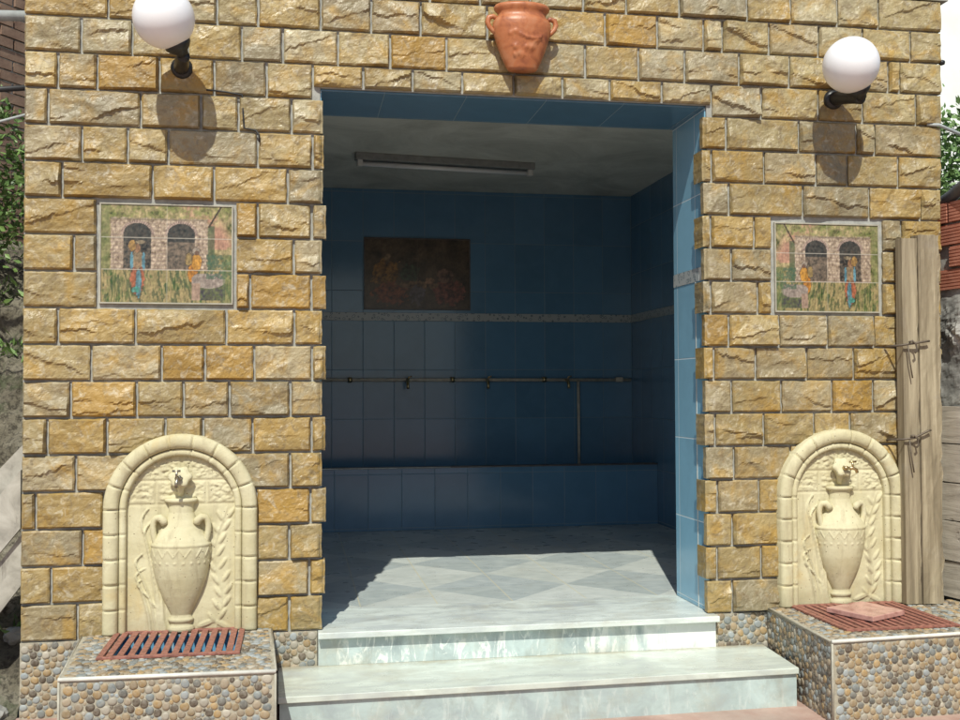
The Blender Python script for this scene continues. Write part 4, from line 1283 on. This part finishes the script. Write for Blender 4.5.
# ------------------------------------------------------------------ left edge
m = MB(); m.tube([(-1.6, 0.30, 2.60), (-0.8, 0.2, 2.585), (0.004, 0.12, 2.584)], 0.022, 14)
tag(m.build('grey_pipe', 'grey_pipe', None, base=(-0.1, 0.12, 2.58)), 'thick pale grey pipe reaching the upper left corner of the stone front', 'pipe')
m = MB(); m.tube([(-1.5, 0.9, 2.36), (-0.5, 0.3, 2.28), (0.004, 0.1, 2.277)], 0.012, 10)
tag(m.build('black_cable', 'cable_black', None, base=(-0.1, 0.1, 2.277)), 'black cable crossing the shrubs left of the stone front', 'cable')
m = MB(); m.tube([(-1.2, 0.4, 1.86), (-0.4, 0.2, 2.07), (0.004, 0.12, 2.175)], 0.006, 8)
tag(m.build('thin_wire', 'grey_pipe', None, base=(-0.1, 0.12, 2.1)), 'thin slanting grey wire beneath the black cable at the left edge', 'wire')
def plank(label, zt, zb_, slope, xe, y, th=0.028):
    # board in the x-z plane; its upper end is sawn upright against the house corner
    x0 = -0.004
    def pt(x, z): return z + slope * (x - x0)
    P = [(x0, zb_), (x0, zt), (xe, pt(xe, zt)), (xe + 0.10, pt(xe, zt) - 0.09 - (zt - zb_) * 0.3), (xe + 0.10, pt(xe + 0.10, zb_))]
    n = len(P); m = MB()
    m.add([(a_, y, b_) for a_, b_ in P] + [(a_, y + th, b_) for a_, b_ in P], [tuple(range(n)), tuple(range(2 * n - 1, n - 1, -1))] + [(i, n + i, n + (i + 1) % n, (i + 1) % n) for i in range(n)])
    tag(m.build('plank', 'grey_plank', None, base=(-0.2, y, 0.2)), label, 'plank', 'planks leaning at the left edge')
plank('upper pale plank slanting down from the left corner of the stone front', 0.69, 0.455, 1.25, -0.55, 0.015)
plank('lower narrow pale plank slanting down at the left edge', 0.43, 0.225, 1.35, -0.40, 0.050)
plank('darker plank behind and above the pale ones at the left edge', 0.80, 0.60, 1.1, -0.80, 0.085)
rr = random.Random(9)
rock = None
for i in range(16):
    x = rr.uniform(-0.35, -0.07); y = rr.uniform(-0.10, 0.95) if i > 5 else rr.uniform(-0.12, 0.12)
    z = bank(x, y)[2]
    s_ = rr.uniform(0.03, 0.075)
    bm = bmesh.new(); bmesh.ops.create_icosphere(bm, subdivisions=3, radius=1)
    sd = rr.random() * 50
    for v in bm.verts:
        k = 1 + 0.28 * fr(v.co.x * 1.2 + sd, v.co.y * 1.2, v.co.z * 1.2, 4, .7)
        v.co = Vector((v.co.x * 1.2, v.co.y, v.co.z * 0.75)) * k * s_
    me = bpy.data.meshes.new('rock'); bm.to_mesh(me); bm.free(); me.materials.append(MATS['concrete_rubble'])
    o = bpy.data.objects.new('rock', me); COL.objects.link(o); o.location = (min(x, -0.02 - s_ * 1.5), y, z + s_ * 0.2); o.rotation_euler = (0, 0, rr.uniform(0, 3))
    tag(o, 'rough grey stone lying on the earth bank left of the building', 'rock', 'rough stones on the earth bank')

# brick wall on top of the bank
bw = thing('old_brick_wall', 'old brown brick wall rising above the shrubs at the upper left edge', 'wall', (-1.0, 3.0, 1.9))
A = Vector((-2.6, 1.2, 1.9)); Bv = Vector((0.2, 5.2, 1.9)); ux = (Bv - A).normalized(); nrm = Vector((ux.y, -ux.x, 0)); L = (Bv - A).length
m = MB(); m.obox((A + Bv) / 2 + Vector((0, 0, 1.35)) - nrm * 0.06, ux, nrm, (0, 0, 1), L / 2, 0.055, 1.42); m.build('mortar_core', 'concrete_rubble', bw)
m = MB()
for r_ in range(34):
    q = (r_ % 2) * 0.12
    while q < L - 0.24:
        c_ = A + ux * (q + 0.115) + Vector((0, 0, r_ * 0.08 + 0.04)) + nrm * rs.uniform(-0.006, 0.008)
        m.obox(c_, ux, nrm, (0, 0, 1), 0.110, 0.010, 0.033)
        q += 0.24
m.build('bricks', 'old_brick', bw)

def foliage(name, label, c, rad, n, seed, size=0.05, cols=((0.10, 0.20, 0.05), (0.20, 0.32, 0.09)), stem=True, kind=None):
    rp = random.Random(seed); c = Vector(c)
    t_ = thing(name, label, 'shrub', (c.x, c.y, c.z - rad[2])) if stem else None
    clumps = []
    for _ in range(max(8, n // 60)):
        while True:
            p = Vector((rp.uniform(-1, 1), rp.uniform(-1, 1), rp.uniform(-1, 1)))
            if 0.25 < p.length < 1: break
        clumps.append((p, rp.uniform(0.16, 0.34), rp.uniform(0.6, 1.35)))
    m = MB()
    for _ in range(n):
        p, s_, lu = clumps[rp.randrange(len(clumps))]
        q = Vector((rp.gauss(0, 1), rp.gauss(0, 1), rp.gauss(0, 1))) * s_ * 0.55
        P = c + Vector(((p.x + q.x) * rad[0], (p.y + q.y) * rad[1], (p.z + q.z) * rad[2]))
        if name != 'weeds' and P.x > -0.03 and P.x < 4.2 and P.y > -0.05: continue
        a = Vector((rp.gauss(0, 1), rp.gauss(0, 1), rp.gauss(0.2, 0.8))).normalized()
        b = a.cross(Vector((rp.gauss(0, 1), rp.gauss(0, 1), rp.gauss(0, 1)))).normalized(); nn = a.cross(b)
        l = size * rp.uniform(0.6, 1.3); w = l * 0.24
        col_ = lerp3(cols[0], cols[1], rp.random()); col_ = tuple(v * lu for v in col_)
        m.add([P, P + a * l * 0.4 + b * w, P + a * l + nn * l * 0.12, P + a * l * 0.4 - b * w], [(0, 1, 2, 3)], col_, False)
    o = m.build('leaves' if stem else name, 'leaf', t_)
    if stem:
        m = MB()
        for k in range(7):
            p = clumps[k % len(clumps)][0]
            e = c + Vector((p.x * rad[0], p.y * rad[1], p.z * rad[2])) * 0.8
            b0 = Vector((c.x, c.y, c.z - rad[2] - 0.1))
            m.tube([b0, b0.lerp(e, 0.5) + Vector((0, 0, 0.05)), e], [0.014, 0.009, 0.004], 6)
        m.build('stem', 'bark', t_)
    return t_ or o
foliage('shrub', 'dark green leafy shrub below the black cable at the left edge', (-0.85, 1.25, 2.10), (0.75, 0.45, 0.48), 6000, 1, 0.045, ((0.06, 0.13, 0.035), (0.17, 0.28, 0.07)))
foliage('shrub', 'bright green shrub beyond the brick wall at the right edge', (5.55, 1.9, 2.22), (0.95, 0.6, 0.60), 9000, 2, 0.06, ((0.12, 0.24, 0.08), (0.26, 0.40, 0.14)))
m_w = foliage('weeds', '', (-0.35, 0.75, 1.0), (0.45, 0.55, 0.85), 10, 3, 0.05, stem=False)
bpy.data.objects.remove(m_w)
rp = random.Random(17); m = MB()
for _ in range(120):
    x = rp.uniform(-1.2, -0.05); y = rp.uniform(0.1, 1.5)
    dx, dy, z = bank(x, y)
    if fr(x * 3, z * 3, 4, 2) < 0.0: continue
    for k in range(26):
        a = Vector((rp.gauss(0, 0.6), rp.gauss(-0.3, 0.6), rp.uniform(0.3, 1))).normalized()
        b = a.cross(Vector((rp.gauss(0, 1), rp.gauss(0, 1), 0))).normalized()
        P = Vector((min(-0.035, x + rp.gauss(0, 0.05)), y + dy + rp.gauss(0, 0.03), z + rp.gauss(0, 0.03)))
        l = rp.uniform(0.03, 0.09)
        lu = rp.uniform(0.6, 1.3)
        m.add([P, P + a * l * .5 + b * l * .13, P + a * l, P + a * l * .5 - b * l * .13], [(0, 1, 2, 3)], (0.16 * lu, 0.27 * lu, 0.07 * lu))
struct(m.build('weeds', 'leaf'), 'stuff')

# white house beyond
wh = thing('white_house', 'whitewashed house wall filling the upper right corner behind the shrub', 'house', (10.5, 9.5, 1.72))
m = MB(); m.box(7.0, 14.0, 7.5, 12.0, 1.6, 7.6); m.build('wall', 'whitewash', wh)
m = MB(); m.add([(6.7, 7.2, 7.6), (14.3, 7.2, 7.6), (14.3, 12.3, 7.6), (6.7, 12.3, 7.6), (7.6, 9.75, 9.2), (13.4, 9.75, 9.2)], [(3, 2, 1, 0), (0, 1, 5, 4), (2, 3, 4, 5), (1, 2, 5), (3, 0, 4)])
m.build('roof', 'roof_tile_red', wh)
for x in (9.9, 12.3):
    w_ = MB().box(x, x + 0.9, 7.46, 7.499, 4.2, 5.5).build('window', 'grey_board_side', wh)
